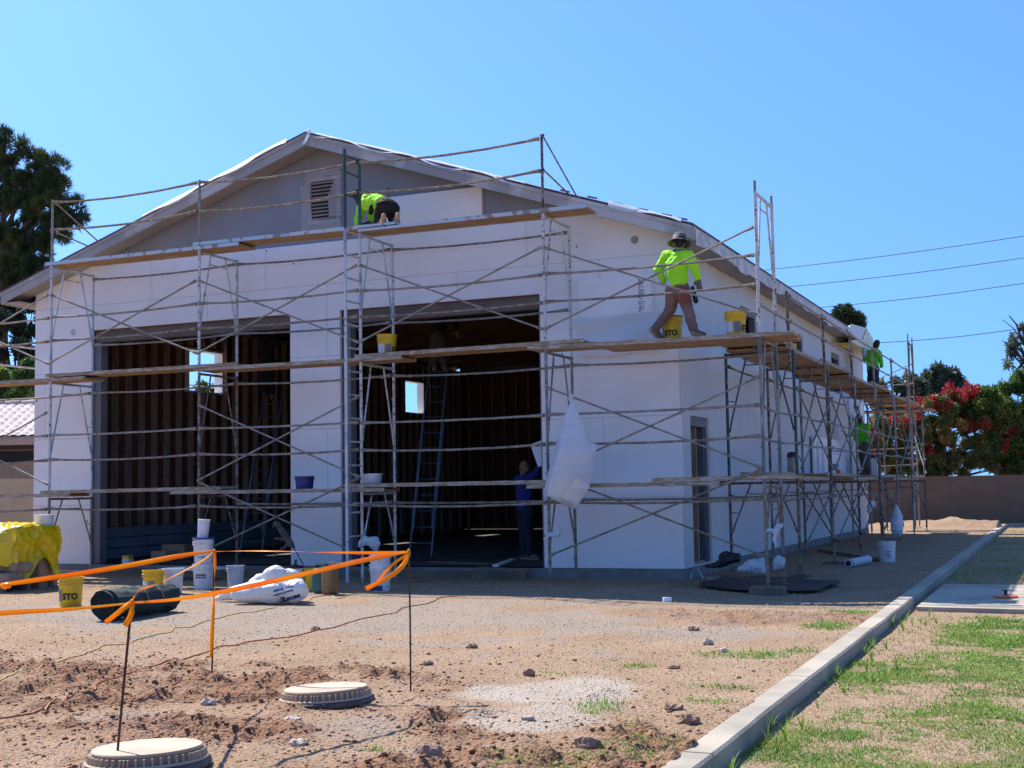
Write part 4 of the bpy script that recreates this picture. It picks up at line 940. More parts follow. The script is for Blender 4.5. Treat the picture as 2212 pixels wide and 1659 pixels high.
mb=MB(); mb.ell((b.x,b.y,b.z+.33),(.13,.13,.035)); mb.tube([(b.x,b.y,b.z+.33),(b.x+.02,b.y,b.z+.44)],.02); remesh(solo(mb,'lumpy_cover','black_plastic','dark lumpy lid with a knob on the gray-white pail','lid'),.01,1)
b=at(434,1210,Z=FB); white((b.x,b.y,FB),.2,'gray bucket holding tools inside the left doorway',.95)
mb=MB(); c=Vector((b.x,b.y,FB+.35)); mb.beam(c+Vector((-.10,0,.0)),c+Vector((.16,.0,.22)),.05,.08); mb.beam(c+Vector((-.12,.03,.05)),c+Vector((.02,.03,.26)),.03,.04); mb.beam(c+Vector((.02,.03,.26)),c+Vector((.17,.03,.20)),.03,.03); solo(mb,'hand_saw','gray_plastic','power tool sticking out of the gray bucket in the left doorway','tool')
# dark blue bucket, white basin
p=at(658,1064,Y=-1.05); t=bucket_proto('blue_plastic',.155,.20,handle=False); t.location=(p.x,-1.05,1.437); t.name='tub'; t['label']='dark blue ribbed tub on the bottom platform in front of the white wall between doorways'; t['category']='tub'; del t['group']
p=at(803,1056,Y=-1.05); mb=MB()
for i in range(2): mb.lathe([(.14,0),(.155,.055),(.165,.057),(.165,.072),(.15,.072)],c=(p.x+.01*i,-1.05,1.505+.075*i),n=28)
tb=solo(mb,'stacked_bowls','white_plastic','two white splattered tubs stacked on the bottom platform right of the ladder','tub')
# tube/roll on the bucket stack
mb=MB(); b=t2.location; mb.lathe([(.075,0),(.088,.26),(.070,.26),(.062,.02)],c=(b.x-.01,b.y,b.z+.375),n=18,axis=(.10,.0,1)); solo(mb,'measuring_jug','label_white','white tube-shaped container standing tilted on the blue lid of the bucket stack','container')
# jug on the low side platform
p=at(1714,1045,X=1.1); t=thing('drink_cooler','silver insulated jug with black cap on the low side platform','jug',(1.1,p.y,1.545))
mb=MB(); mb.lathe([(.085,0),(.09,.01),(.09,.26),(.082,.27)],n=20); mb.build('body','galv',t,off=(0,0,0)); mb=MB(); mb.lathe([(.092,.27),(.092,.31),(.08,.345),(.04,.36)],n=20); mb.tube([(.09,0,.29),(.12,-.02,.27),(.14,-.02,.2)],.008); mb.build('cap','black_plastic',t,off=(0,0,0))
mb=MB(); p=at(1812,1042,X=1.2); mb.ell((p.x,p.y,1.60),(.05,.05,.04)); solo(mb,'orange_ball','orange_plastic','small round orange object on the low side platform','ball')
# ================================================================== BAGS AND GROUND CLUTTER
def blobthing(name,prims,m,label,cat,voxel=.02,smooth=3,disp=.03,dsize=.12,group=None,pname=None):
    mb=MB()
    for pr in prims:
        if pr[0]=='e': mb.ell(pr[1],pr[2],14)
        elif pr[0]=='c': mb.cap(*pr[1:])
        elif pr[0]=='b': mb.box(pr[1],pr[2])
    if pname:
        t=thing(name,label,cat,prims[0][1],group); o=mb.build(pname,m,t)
        remesh(o,voxel,smooth,disp,dsize); return t
    o=solo(mb,name,m,label,cat,group,True); remesh(o,voxel,smooth,disp,dsize); return o
# big hanging bag with foam offcuts
Yb=-1.62
def hp(x,y,dy=0): p=at(x,y,Y=Yb+dy); return p
t=thing('hanging_bag','big clear plastic bag of foam scraps hanging right of the right doorway','plastic bag',hp(1232,1100))
mb=MB()
rings=[(1236,856,.015,.012),(1235,872,.05,.04),(1234,897,.11,.08),(1233,925,.20,.13),(1238,942,.27,.16),(1243,958,.33,.19),(1240,985,.35,.20),(1234,1015,.37,.21),(1227,1042,.375,.22),(1221,1062,.355,.21),(1222,1078,.27,.18),(1233,1093,.15,.12),(1241,1102,.06,.05)]
P=[]; nn=48
for (x_,y_,rx,ry) in rings:
    c=hp(x_,y_); row=[]
    for k in range(nn+1):
        a=2*PI*k/nn; fold=1+.10*math.sin(a*7+y_*.01)*math.exp(-((y_-900)/80)**2)+.05*math.sin(a*3+y_*.02)
        sq=(abs(math.cos(a))**3+abs(math.sin(a))**3)**(-1/3) if y_>950 else 1
        sq=1+(sq-1)*.55
        row.append((c.x+rx*fold*sq*math.cos(a)+.03*math.sin(y_*.05),c.y+ry*fold*sq*math.sin(a),c.z))
    P.append(row)
mb.grid(P); bmat=mat('bag_skin',(.92,.93,.95),(.82,.86,.92),2,rough=.25,transl=.45,bump=.006,bscale=9,spec=.7,alpha=.80)
import bmesh
BX=((1210,1052,.26,.34,.16,.42),(1246,1060,.22,.34,.18,.62),(1240,985,.34,.24,.17,-.3),(1216,1005,.18,.34,.12,.15),(1264,1000,.12,.34,.14,.25))
def hull(points,nm):
    bm=bmesh.new()
    for p_ in points: bm.verts.new(p_-t.location)
    r_=bmesh.ops.convex_hull(bm,input=bm.verts); 
    bmesh.ops.delete(bm,geom=list({g for g in r_['geom_interior']+r_['geom_unused'] if isinstance(g,bmesh.types.BMVert)}),context='VERTS')
    bmesh.ops.subdivide_edges(bm,edges=bm.edges[:],cuts=5,use_grid_fill=True); bmesh.ops.triangulate(bm,faces=bm.faces[:])
    me=bpy.data.meshes.new(nm); bm.to_mesh(me); bm.free(); me.materials.append(bmat); o=bpy.data.objects.new(nm,me); COL.objects.link(o); o.parent=t
    for p_ in me.polygons: p_.use_smooth=True
    sm=o.modifiers.new('s','SMOOTH'); sm.iterations=2
    tx=bpy.data.textures.new('f','VORONOI'); tx.noise_scale=.22; tx.weight_1=-1; tx.weight_2=1; d=o.modifiers.new('d','DISPLACE'); d.texture=tx; d.strength=.05; d.mid_level=.3
    tx=bpy.data.textures.new('f2','CLOUDS'); tx.noise_scale=.10; d=o.modifiers.new('d','DISPLACE'); d.texture=tx; d.strength=.03
    return o
cr=[]
for (x0,y0,w_,h_,d_,ang) in BX:
    M=Matrix.Translation(hp(x0,y0))@Matrix.Rotation(ang,4,'Y')@Matrix.Rotation(.4,4,'Z')
    cr.append([M@Vector((sx*(w_/2+.012),sy*(d_/2+.012),sz*(h_/2+.012))) for sx in (-1,1) for sy in (-1,1) for sz in (-1,1)])
hull(cr[0]+cr[1]+cr[3]+cr[2]+cr[4]+[hp(1170,1066),hp(1242,1105),hp(1292,958),hp(1205,935)],'bag_body')
top_=[p_ for c_ in (cr[2],cr[3],cr[4]) for p_ in c_]
hull(top_+[hp(1236,858)+Vector((a_*.015,b_*.015,0)) for a_ in (-1,1) for b_ in (-1,1)]+[hp(1208,925),hp(1262,925)],'bag_neck')
for (x0,y0,w_,h_,d_,ang) in BX:
    c=hp(x0,y0); mb=MB(); mb.box((-w_/2,-d_/2,-h_/2),(w_/2,d_/2,h_/2)); mb.xf(Matrix.Translation(c)@Matrix.Rotation(ang,4,'Y')@Matrix.Rotation(.4,4,'Z')); mb.build('foam_scrap',mat('scrap',(.78,.70,.58),rough=.8),t)
c=hp(1236,856); mb=MB(); mb.ell(c,(.035,.03,.035)); mb.tube([c,c+Vector((.05,0,.03)),c+Vector((.06,0,-.02))],.012); mb.tube([c,c+Vector((-.04,0,.04)),c+Vector((-.05,0,-.06))],.012); remesh(mb.build('knot','plastic_bag',t),.008,1)
# big white bag on the ground
ga=ground_at(600,1312)
def G(x,y,h=0,dy=0): p=ground_at(x,y); return Vector((p.x,p.y+dy,p.z+h))
prims=[('c',G(485,1300,.08),.09,G(560,1300,.16),.17),('c',G(560,1300,.16),.20,G(620,1300,.20),.25),('c',G(590,1300,.27),.17,G(625,1300,.22),.20),('c',G(600,1303,.17),.20,G(640,1305,.17),.175),('c',G(560,1303,.26,.03),.13,G(612,1303,.33,.03),.12),('c',G(520,1305,.12,-.03),.13,G(600,1305,.16,-.03),.17),('e',G(570,1304,.15,0),(.34,.2,.16)),('e',G(592,1304,.36,.02),(.20,.15,.13)),('c',G(448,1300,.02),.02,G(480,1300,.05),.07)]
wb=blobthing('rubbish_bag',prims,'white_bag','big stuffed white bag with blue lettering lying in the sun on the dirt','bag',.014,3,.06,.2,pname='bag')
def ground_text(parent,s,size,x,y,h,dy,rz,tilt,m='ink_blue',shear=.25,bold=.003):
    v,f=text_geo(s,size,shear,bold); c=G(x,y,h,dy); M=Matrix.Translation(c)@Matrix.Rotation(rz,4,'Z')@Matrix.Rotation(tilt,4,'X')
    mb=MB(); mb.add(v,f); mb.xf(M); return mb.build('lettering',m,parent)
# projected lettering: placed by ray on the bag surface after all is built
BAGTXT=[('senergy',.085,626,1294,wb),('Senergy Synergize',.035,612,1272,wb),('Moisture Protection',.030,612,1281,wb)]
# hanging and lying bags of the side
def bagat(pts,label,m='plastic_bag',name='plastic_bag',voxel=.018,disp=.06,ds=.10): return blobthing(name,pts,m,label,'bag',voxel,2,disp,ds)
def sp(x,y,X): return at(x,y,X=X)
def fp(x,y,Y): return at(x,y,Y=Y)
bagat([('e',fp(790,1168,-1.36),(.10,.09,.10)),('e',fp(808,1172,-1.38),(.13,.10,.12)),('e',fp(779,1175,-1.36),(.07,.07,.09)),('c',fp(815,1175,-1.38),.08,fp(812,1190,-1.38),.05)],'crumpled white bag bundle tied to the ladder frame above two white buckets')
bagat([('e',fp(1190,1156,-1.40),(.10,.08,.06)),('e',fp(1206,1150,-1.36),(.08,.07,.09)),('e',fp(1178,1164,-1.42),(.06,.06,.04))],'small crumpled white bag tied low on the post below the hanging bag')
bagat([('e',fp(1663,1146,-1.30),(.075,.06,.045)),('c',fp(1682,1135,-1.28),.045,fp(1672,1165,-1.30),.04),('c',fp(1685,1140,-1.25),.035,fp(1690,1132,-1.2),.03),('c',fp(1672,1165,-1.30),.04,fp(1677,1180,-1.30),.025)],'striped white and blue bag stuffed into the corner scaffold post',voxel=.012,disp=.03,ds=.05)
q=ground_at(1645,1240); q=Vector((1.0,-.35,gz(1.0,-.35)))
bagat([('c',fp(1600,1228,-.45),.07,fp(1650,1230,-.45),.09),('e',fp(1630,1222,-.45),(.2,.12,.12)),('e',fp(1650,1205,-.4),(.07,.06,.08))],'gray-white bag lying on the ground beneath the corner scaffold post')
bagat([('b',fp(1668,1232,-.35),fp(1698,1204,-.10)),('e',fp(1683,1215,-.3),(.12,.08,.12))],'upright white bag leaning between the two corner scaffold legs')
bagat([('c',fp(1530,1225,-.15),.05,fp(1590,1205,-.1),.10),('e',fp(1570,1200,-.05),(.15,.06,.09)),('e',fp(1545,1222,-.1),(.2,.1,.05))],'dark crumpled sheet heaped against the wall beside the side door','sheet_dark','dark_sheet')
P=[]
for i in range(12):
    row=[]
    for j in range(24):
        u=j/23; v_=i/11; c=fp(1525+235*u,1238+26*v_+ (8*math.sin(u*5)),-.3); x_=.45+1.75*u+.35*(fbm(np.array([v_*3]),np.array([u*2.]),1.5,2)[0]-.4); y_=-.95+1.1*v_+.5*math.sin(u*3.0)*(v_-.5)+.5*(fbm(np.array([u*4.]),np.array([v_]),1.5,3)[0]-.45)
        row.append((x_,y_,gz(x_,y_)+.03+.06*fbm(np.array([x_*2]),np.array([y_*2]),2,3)[0]*(.4+v_)))
    P.append(row)
mb=MB(); mb.grid(P); solo(mb,'ground_sheet','sheet_dark','black plastic sheet spread on the ground at the right building corner','plastic sheet',smooth=True)
mb=MB(); p=G(1547,1253,.02); mb.box((p.x-.14,p.y-.12,p.z-.02),(p.x+.14,p.y+.12,p.z+.03)); solo(mb,'foam_offcut','galv','pale slab piece on the ground beside the building corner','board')
bagat([('c',fp(1500,1213,.0),.012,fp(1518,1248,-.25),.03),('c',fp(1500,1225,.0),.01,fp(1492,1248,-.12),.03)],'torn plastic strips hanging from the bottom of the right building corner','plastic_film','plastic_strip',.012,.03,.06)
bagat([('e',sp(1884,1090,1.5),(.10,.13,.12)),('e',sp(1878,1098,1.45),(.08,.10,.14))],'round white bag with blue print hanging from the far side scaffold')
hb=bagat([('c',sp(1936,1090,1.7),.04,sp(1938,1115,1.7),.15),('e',sp(1938,1132,1.7),(.17,.25,.20)),('e',sp(1938,1145,1.7),(.16,.22,.16))],'larger white bag hanging low from a brace beyond the white bucket')
bagat([('e',sp(1835,880,1.5),(.09,.10,.20)),('e',sp(1842,895,1.5),(.08,.10,.16)),('e',sp(1838,868,1.5),(.07,.08,.10))],'crumpled white bag hanging on the side scaffold beside the worker in green')
mb=MB(); a=sp(1851,875,1.2); mb.box((-.03,-.28,-.13),(.0,.28,.14)); mb.xf(Matrix.Translation(sp(1862,882,1.2))@Matrix.Rotation(.3,4,'X')); solo(mb,'board_scrap','foam_board','white board scrap stuck in the side scaffold above the crouching worker','foam board')
# roll of film on the ground
a=G(1833,1227,.075); b_=G(1876,1219,.085); t=thing('film_roll','roll of white plastic film lying on the ground beside the side scaffold','film roll',a)
mb=MB(); d_=(b_-a).normalized(); mb.tube([a,b_],[.068,.068],18); mb.build('roll','plastic_bag',t,smooth=False); mb=MB(); mb.tube([a-d_*.012,a-d_*.002],.045,14); cr=mb.build('core','painted_dark',t); mb=MB(); mb.tube([a+d_*.05,a+d_*.08],.070,18); mb.build('print_band','sack_teal',t)
# foam boards with printing on the low side platform
t=thing('foam_board_stack','stack of white foam boards with blue lettering standing on the low side platform','foam boards',(.14,11.9,1.52))
mb=MB(); 
for i in range(3): mb.box((.05+.055*i,10.05+.3*i,1.52),(.098+.055*i,14.0-.25*i,2.42-.10*i))
mb.build('boards','foam_board',t)
v,f=text_geo('energy',.30,.3,.012); mb=MB(); mb.add([( .2115,y_+12.0,z_+1.78) for y_,z_,_ in [(a_[0],a_[1],0) for a_ in v]],f); mb.build('lettering','ink_blue',t)
mb=MB()
for (y0,y1,z0,z1) in ((10.75,12.9,2.06,2.07),(10.75,12.9,2.20,2.21),(10.75,10.77,2.06,2.21),(12.88,12.9,2.06,2.21)): mb.box((.2085,y0,z0),(.2105,y1,z1))
for i in range(16): mb.box((.2085,10.85+i*.125,2.11),(.2105,10.92+i*.125,2.155))
mb.build('print_box','ink_blue',t)
bx=thing('cooler_box','light blue box on the low side platform beside the crouching worker','box',(.55,15.2,1.52)); mb=MB(); mb.box((.35,14.9,1.50),(.75,15.5,2.0)); mb.build('body','label_white',bx); mb=MB(); mb.box((.33,14.88,2.0),(.77,15.52,2.07)); mb.build('lid','blue_plastic',bx)
# white scrap on the sunlit ground
mb=MB(); p=G(1441,1300,.02); mb.box((-.05,-.035,-.02),(.05,.035,.035)); mb.xf(Matrix.Translation(p)@Matrix.Rotation(.5,4,'Z')); solo(mb,'foam_chunk','foam_board','bright white foam chunk at the edge of the building shadow','foam scrap')
# rolled geotextile
A=G(226,1343,.185); Bq=G(383,1318,.17); Bq=A+(Bq-A).normalized()*1.16
t=thing('fabric_roll','thick roll of dark green-black fabric tied with cord lying in the sun','fabric roll',A)
d_=(Bq-A).normalized(); sd=d_.cross(Vector((0,0,1))).normalized(); upv=sd.cross(d_)
P=[]; ns=17
for i in range(ns):
    tt=i/(ns-1); c=A.lerp(Bq,tt); row=[]
    for k in range(49):
        a=2*PI*k/48; r=.185*(1-.10*tt)*(1+.05*math.sin(3*a+tt*5)+.03*math.sin(7*a-tt*9)); 
        if i in (0,ns-1): r*=.97
        cin=1-.07*math.exp(-((tt-.47)/.03)**2)-.04*math.exp(-((tt-.72)/.02)**2)
        row.append(c+sd*math.cos(a)*r*1.05*cin+upv*math.sin(a)*r*.92*cin)
    P.append(row)
mb=MB(); mb.grid(P); mb.f.append(tuple(range(48)));mb.f.append(tuple((ns-1)*49+k for k in range(48))[::-1]); ro=mb.build('roll','geotextile',t,smooth=True); e=ro.modifiers.new('e','EDGE_SPLIT'); e.split_angle=1.0
tx=bpy.data.textures.new('rollf','CLOUDS'); tx.noise_scale=.09; d=ro.modifiers.new('d','DISPLACE'); d.texture=tx; d.strength=.075
mb=MB()
pts=[]
for k in range(150):
    a=k*.30; r=.172-.145*k/150; pts.append(A-d_*(.014+.004*math.sin(k))+sd*math.cos(a)*r*1.0+upv*math.sin(a)*r*.9)
o0=len(mb.v)
for k,pp in enumerate(pts): mb.v+=[pp-d_*.03,pp+d_*.03]
for k in range(149): mb.f.append((2*k,2*k+1,2*k+3,2*k+2))
sw=mb.build('spiral_edge','geotextile',t); so_=sw.modifiers.new('s','SOLIDIFY'); so_.thickness=.009
mb=MB(); mb.tube([A-d_*.002,A+d_*.001],.16,24); mb.build('core','geo_core',t)
for tt in (.47,.72):
    c=A.lerp(Bq,tt); mb=MB(); mb.tube([c+sd*math.cos(a*PI/16)*.187*(1-.1*tt)+upv*math.sin(a*PI/16)*.165*(1-.1*tt) for a in range(33)],.004,5); mb.build('tie_cord','cord_yellow',t)
# corner flap of the roll
mb=MB(); e0=Bq+upv*.0; mb.add([Bq+sd*.1-d_*.02,Bq+d_*.09+Vector((0,0,-.08)),Bq-sd*.12+Vector((0,0,-.12)),Bq+Vector((0,0,-.02))],[(0,1,3),(1,2,3)]); mb.build('loose_corner','geotextile',t)
# left: pallet with sacks under a yellow tarp
PX=-9.5
def leftpile():
    p0=at(128,1262,Z=0); # right front foot of the pile
    x1=at(112,1262,Y=-3.9).x-.64
    t=thing('pallet','weathered wooden pallet under the cement sacks at the left edge','pallet',(x1-.8,-3.6,0))
    for i in range(7): m_=MB(); m_.box((x1-1.8,-4.15+i*.16,.10),(x1-.05,-4.04+i*.16,.125)); m_.build('top_board','pallet_wood',t)
    for i in range(3): m_=MB(); m_.box((x1-1.8,-4.15+i*.49,0.0),(x1-.05,-4.08+i*.49,.098)); m_.build('bearer','pallet_wood',t)
    labs=['lowest sack at the front of the pile, half shaded','teal and tan cement sack in the middle of the pile','uppermost cement sack at the left image edge with a lit top','short tan sack at the right end of the pile under the tarp']
    def sack(c,sx,sy,sz,rz,lab,teal=True):
        q=MB(); 
        q.box((-sx,-sy,-sz),(sx,sy,sz)); q.xf(Matrix.Translation(c)@Matrix.Rotation(rz,4,'Z')); s_=thing('cement_sack',lab,'sack',c,'cement sacks'); o=q.build('paper','paper_sack',s_); bv=o.modifiers.new('b','BEVEL'); bv.width=.05; bv.segments=4; remesh(o,.018,3,.03,.12)
        if teal:
            q=MB(); q.box((-sx*.95,-sy-.012,-sz*.8),(sx*.25,-sy+.06,sz*.8)); q.xf(Matrix.Translation(c)@Matrix.Rotation(rz,4,'Z')); o=q.build('printed_side','sack_teal',s_); bv=o.modifiers.new('b','BEVEL'); bv.width=.02
    sack((x1-.42,-3.95,.20),.42,.20,.075,.05,labs[0],False); sack((x1-.62,-3.93,.35),.40,.20,.075,-.03,labs[1]); sack((x1-.85,-4.0,.51),.36,.22,.08,.08,labs[2]); sack((x1-.22,-3.75,.34),.20,.20,.08,0.0,labs[3],False)
    sack((x1-1.4,-3.9,.25),.36,.20,.10,0.0,'sack lying at the far left of the pile beneath the tarp')
    # tarp: draped over a block
    P=[]; xa=x1-1.9; xb=x1-.02; ytop=-3.35
    prof=[(-4.05,.56),(-4.10,.66),(-4.06,.80),(-3.98,.93),(-3.85,.985),(-3.6,1.0),(-3.3,.99),(-3.1,.95),(-3.0,.8)]
    for i,(yy,zz) in enumerate(prof):
        row=[]
        for j in range(48):
            u=j/47; xx=xa+(xb-xa)*u; e=max(0,(u-.86)/.14)
            n_=fbm(np.array([xx*2.2]),np.array([i*.45+3]),1.6,4)[0]-.45; n2=fbm(np.array([xx*6]),np.array([i*.8]),1.3,3)[0]-.45
            z=zz+.05*n_-.06*e*e*(i>2)-(.16*max(0,math.sin(u*7+.8))*.5 if i==0 else 0)
            if i==0: z+=-.05+ .14*(u>.45)*(-.6)+.06*n2
            row.append((xx+.03*n2+.0*e,yy-.10*n_-.10*abs(n2)*(i<4)+.22*e*e*(i<4),z))
        P.append(row)
    m_=MB(); m_.grid(P)
    # right side skirt
    Q=[]
    for i in range(7):
        row=[]
        for j in range(16):
            u=j/15; yy=-3.95+.95*u; n_=fbm(np.array([yy*4]),np.array([i*.8]),1.4,3)[0]-.45
            row.append((xb-.02+.10*n_+.05*math.sin(i*1.1),yy,.95-.11*i*(1+.25*math.sin(u*8))+.03*n_))
        Q.append(row)
    m_.grid(Q); o=solo(m_,'tarp','tarp_yellow','shiny yellow plastic tarp draped over the sack pile at the left edge','tarp',smooth=True); o.modifiers.new('s','SUBSURF').render_levels=2
    tx=bpy.data.textures.new('tarpf','CLOUDS'); tx.noise_scale=.18; tx.noise_depth=4; dd=o.modifiers.new('d','DISPLACE'); dd.texture=tx; dd.strength=.11; dd.texture_coords='LOCAL'
    c=at(90,1142,Y=-3.2); m_=thing('pail','white pail with small print standing behind the yellow tarp','bucket',(c.x,-3.15,.78)); 
    q=MB(); q.lathe([(.135,0),(.14,.3),(.148,.30),(.148,.33),(.12,.33)],c=(c.x,-3.15,.78),n=28); q.build('body','white_plastic',m_); q=MB()
    for i in range(2): q.box((c.x-.11+.0*i,-3.305,.96-.03*i),(c.x-.03+.01*i,-3.298,.972-.03*i))
    q.box((c.x+.05,-3.300,1.02),(c.x+.09,-3.29,1.03)); q.build('print','ink_gray',m_); q=MB(); q.lathe([(.137,.01),(.140,.10)],c=(c.x,-3.15,.78),n=28,cap=False); q.xf(Matrix.Translation((0,0,0))); q.build('dark_band','blue_plastic',m_)
    # stand for the pail
    q=MB(); q.box((c.x-.20,-3.35,.0),(c.x+.10,-2.95,.775)); bo_=solo(q,'carton_stack','paper_sack','stack of cartons hidden behind the tarp carrying the white pail','carton')
leftpile()
mb=MB(); p=G(158,1250,.03); mb.box((p.x-.5,p.y-.1,p.z),(p.x+.0,p.y+.12,p.z+.10)); solo(mb,'lumber_offcut','lumber_pale','pale wooden offcut lying left of the left doorway','board')
# fuel cans
for (x_,y_,m_,h_,l_) in ((692,1281,'sack_teal',.40,'dull teal fuel can beside the tan one behind the white bag'),(713,1284,'can_tan',.42,'tan fuel can standing at the foot of the white wall between the doorways')):
    if m_=='can_tan': mat('can_tan',(.25,.14,.06),(.2,.11,.05),3,rough=.6)
    c=G(x_,y_); t=thing('fuel_can',l_,'fuel can',c); mb=MB(); mb.box((c.x-.085,c.y-.12,c.z),(c.x+.085,c.y+.12,c.z+h_*.86)); o=mb.build('body',m_,t); bv=o.modifiers.new('b','BEVEL'); bv.width=.055; bv.segments=4
    mb=MB(); mb.tube([(c.x-.05,c.y,c.z+h_*.85),(c.x-.05,c.y,c.z+h_*.97)],.025,10); mb.build('cap','black_plastic',t); mb=MB(); mb.tube([(c.x,c.y,c.z+h_*.85),(c.x,c.y,c.z+h_),(c.x+.06,c.y,c.z+h_),(c.x+.07,c.y,c.z+h_*.84)],.013,8); mb.build('grip',m_,t)
c=G(672,1276); yb2=yellow((c.x,c.y+.05,c.z),2.2,'yellow bucket in the shade behind the fuel cans',.85)
# mixing drill standing in bucket
t=thing('mixing_drill','plaster-caked mixing drill with a steel shaft leaning in the left doorway','drill',fp(640,1200,-1.0)); YD=-.8
def dp(x,y,dy=0): return fp(x,y,YD+dy)
mat('tool_crust',(.20,.15,.12),(.10,.08,.07),9,rough=.9,bump=.006,bscale=25)
mb=MB()
for a,ra,b,rb in (((598,1133),.035,(612,1150),.06),((612,1150),.06,(628,1175),.055),((628,1175),.05,(634,1182),.03),((594,1127),.02,(604,1133),.025),((594,1127),.02,(590,1140),.015),((614,1165),.03,(596,1163),.02),((620,1178),.03,(596,1196),.022)): mb.cap(dp(*a),ra,dp(*b),rb)
remesh(mb.build('motor_body','tool_crust',t),.010,2,.01,.03); mb=MB(); mb.tube([dp(634,1182),dp(672,1250,.0)],.010,8); mb.build('shaft','aluminum',t)
mb=MB(); mb.tube([dp(596,1165,.02),dp(588,1190,.02),dp(587,1240,.02),dp(590,1262,-.3)],.006,5); mb.build('power_cord','black_plastic',t)
# orange disc and slab things
p=at(2173,1290,Z=-.04); t=thing('utility_cover','flat round orange cover lying on the concrete slab at the right edge','cover',(p.x,p.y,-.044)); mb=MB(); mb.lathe([(.135,0),(.14,.018),(.12,.028),(.03,.032)],c=(p.x,p.y,-.044),n=32); mb.build('disc','orange_plastic',t); mb=MB(); mb.lathe([(.02,.0),(.02,.05),(.045,.055),(.045,.065)],c=(p.x,p.y+.02,-.015),n=16); mb.build('knob','black_plastic',t)
# round riser covers
def riser(c,z,R,tx_,ty_,label,seed):
    t=thing('riser_cover',label,'manhole cover',(c[0],c[1],z)); M=Matrix.Translation((c[0],c[1],z))@Matrix.Rotation(tx_,4,'X')@Matrix.Rotation(ty_,4,'Y')
    k=R/.305
    def L_(prof,nm,m_,n=64,sm=False): mb=MB(); mb.lathe(prof,n=n); mb.xf(M); o=mb.build(nm,m_,t,smooth=sm); 
    L_([(.270*k,.030),(.274*k,.040),(.270*k,.046),(.255*k,.0475),(.02,.048)],'top_disc','lid_tan')
    L_([(.262*k,-.022),(.262*k,.031)],'inner_wall','lid_tan'); L_([(.262*k,-.022),(.303*k,-.022),(.306*k,-.014),(.30*k,-.008),(.264*k,-.008)],'flange','lid_tan')
    mb=MB(); N_=46*6; rows=[]
    for z_ in (-.0075,.026):
        row=[]
        for i in range(N_+1):
            a=2*PI*i/N_; ph=(i%6); tooth=ph in (0,1) or (i%54 in (3,4)); row.append(Vector(((.297-.10*(z_+.0075) if tooth else .2655)*k*math.cos(a),(.297-.10*(z_+.0075) if tooth else .2655)*k*math.sin(a),z_)))
        rows.append(row)
    rows.append([Vector((.258*k*math.cos(2*PI*i/N_),.258*k*math.sin(2*PI*i/N_),.0265)) for i in range(N_+1)])
    mb.grid(rows); mb.xf(M); mb.build('ribbed_rim','lid_tan',t)
    L_([(.295*k,-.20),(.300*k,-.075),(.316*k,-.066),(.320*k,-.045),(.316*k,-.026),(.27*k,-.023)],'riser_ring','lid_rubber',sm=True)
c=at(704.5,1486,Z=.085); riser((c.x,c.y),.045,.305,-.01,-.04,'farther round tan ribbed cover on a black ring in the dirt',1)
c=at(318.5,1615,Z=.10); riser((c.x,c.y),.060,.305,-.02,-.035,'nearer round tan ribbed cover at the bottom edge with a stake before it',2)
# stakes
ST=[((887,1493),(883,1188)),((457,1467),(463,1188)),((246,1668),(285,1298))]
SL=['thin rebar stake right of the farther round cover, orange tape tied at its top','thin rebar stake left of the white bag with a long orange tape tail','leaning rebar stake in front of the nearer round cover']
tops=[]
for i,(b,tp) in enumerate(ST):
    p=ground_at(*b); d0=depth(p); 
    q=ray(*tp); q=CAM+q*(d0-(.0 if i<2 else .05)); mb=MB(); mb.tube([p-Vector((0,0,.1)),p.lerp(q,.5)+Vector((.004,0,0)),q],.0065,8); tops.append(q)
    solo(mb,'rebar_stake','rebar',SL[i],'stake','rebar stakes')
pL=CAM+ray(-60,1260)*9.3; pg=Vector((pL.x,pL.y,0)); mb=MB(); mb.tube([pg,pL],.0065,8); solo(mb,'rebar_stake','rebar','rebar stake just off the left image edge carrying the tape','stake','rebar stakes')
def ribbon(name,pts,w_,label,grp='orange marking tapes',twist=None,nor=None,n=40):
    pts=[Vector(p) for p in pts]; P=[[],[]]
    def pt(t):
        s=t*(len(pts)-1); i=min(int(s),len(pts)-2); f_=s-i
        p0=pts[max(i-1,0)];p1=pts[i];p2=pts[i+1];p3=pts[min(i+2,len(pts)-1)]
        return .5*((2*p1)+(p2-p0)*f_+(2*p0-5*p1+4*p2-p3)*f_*f_+(3*p1-p0-3*p2+p3)*f_**3)
    for i in range(n+1):
        t=i/n; c=pt(t); d_=(pt(min(1,t+.01))-pt(max(0,t-.01))).normalized(); a=twist(t) if twist else 0
        u=Vector((0,0,1)); sd=d_.cross(u); 
        if sd.length<.05: sd=Vector((1,0,0))
        sd.normalize(); u=sd.cross(d_).normalized()
        wv=u*math.cos(a)+sd*math.sin(a); ww=w_ if not callable(w_) else w_(t)
        P[0].append(c+wv*ww/2);P[1].append(c-wv*ww/2)
    mb=MB(); mb.grid(P); o=solo(mb,name,'tape',label,'tape',grp,smooth=True); s_=o.modifiers.new('s','SOLIDIFY'); s_.thickness=.0006; return o
def td(x,y,d_): return CAM+ray(x,y)*d_
d0,d1,d2=[depth(t_) for t_ in tops]
k=lambda t,a=.3: a+(1-a)*min(1,3.2*t,3.2*(1-t))
ribbon('marking_tape',[td(-60,1268,9.3),td(20,1261,9.3),td(240,1228,9.35),td(400,1199,9.3),td(462,1190,d1)],lambda t:.036*k(t),'orange tape running from the left edge up to the stake left of the white bag',twist=lambda t:.25*math.sin(t*5))
ribbon('marking_tape',[td(463,1191,d1),td(560,1190,9.2),td(700,1193,9.1),td(800,1194,9.0),td(882,1193,d0)],.030,'thin twisted orange tape stretched level between the two farther stakes',twist=lambda t:1.25+.5*math.sin(t*6))
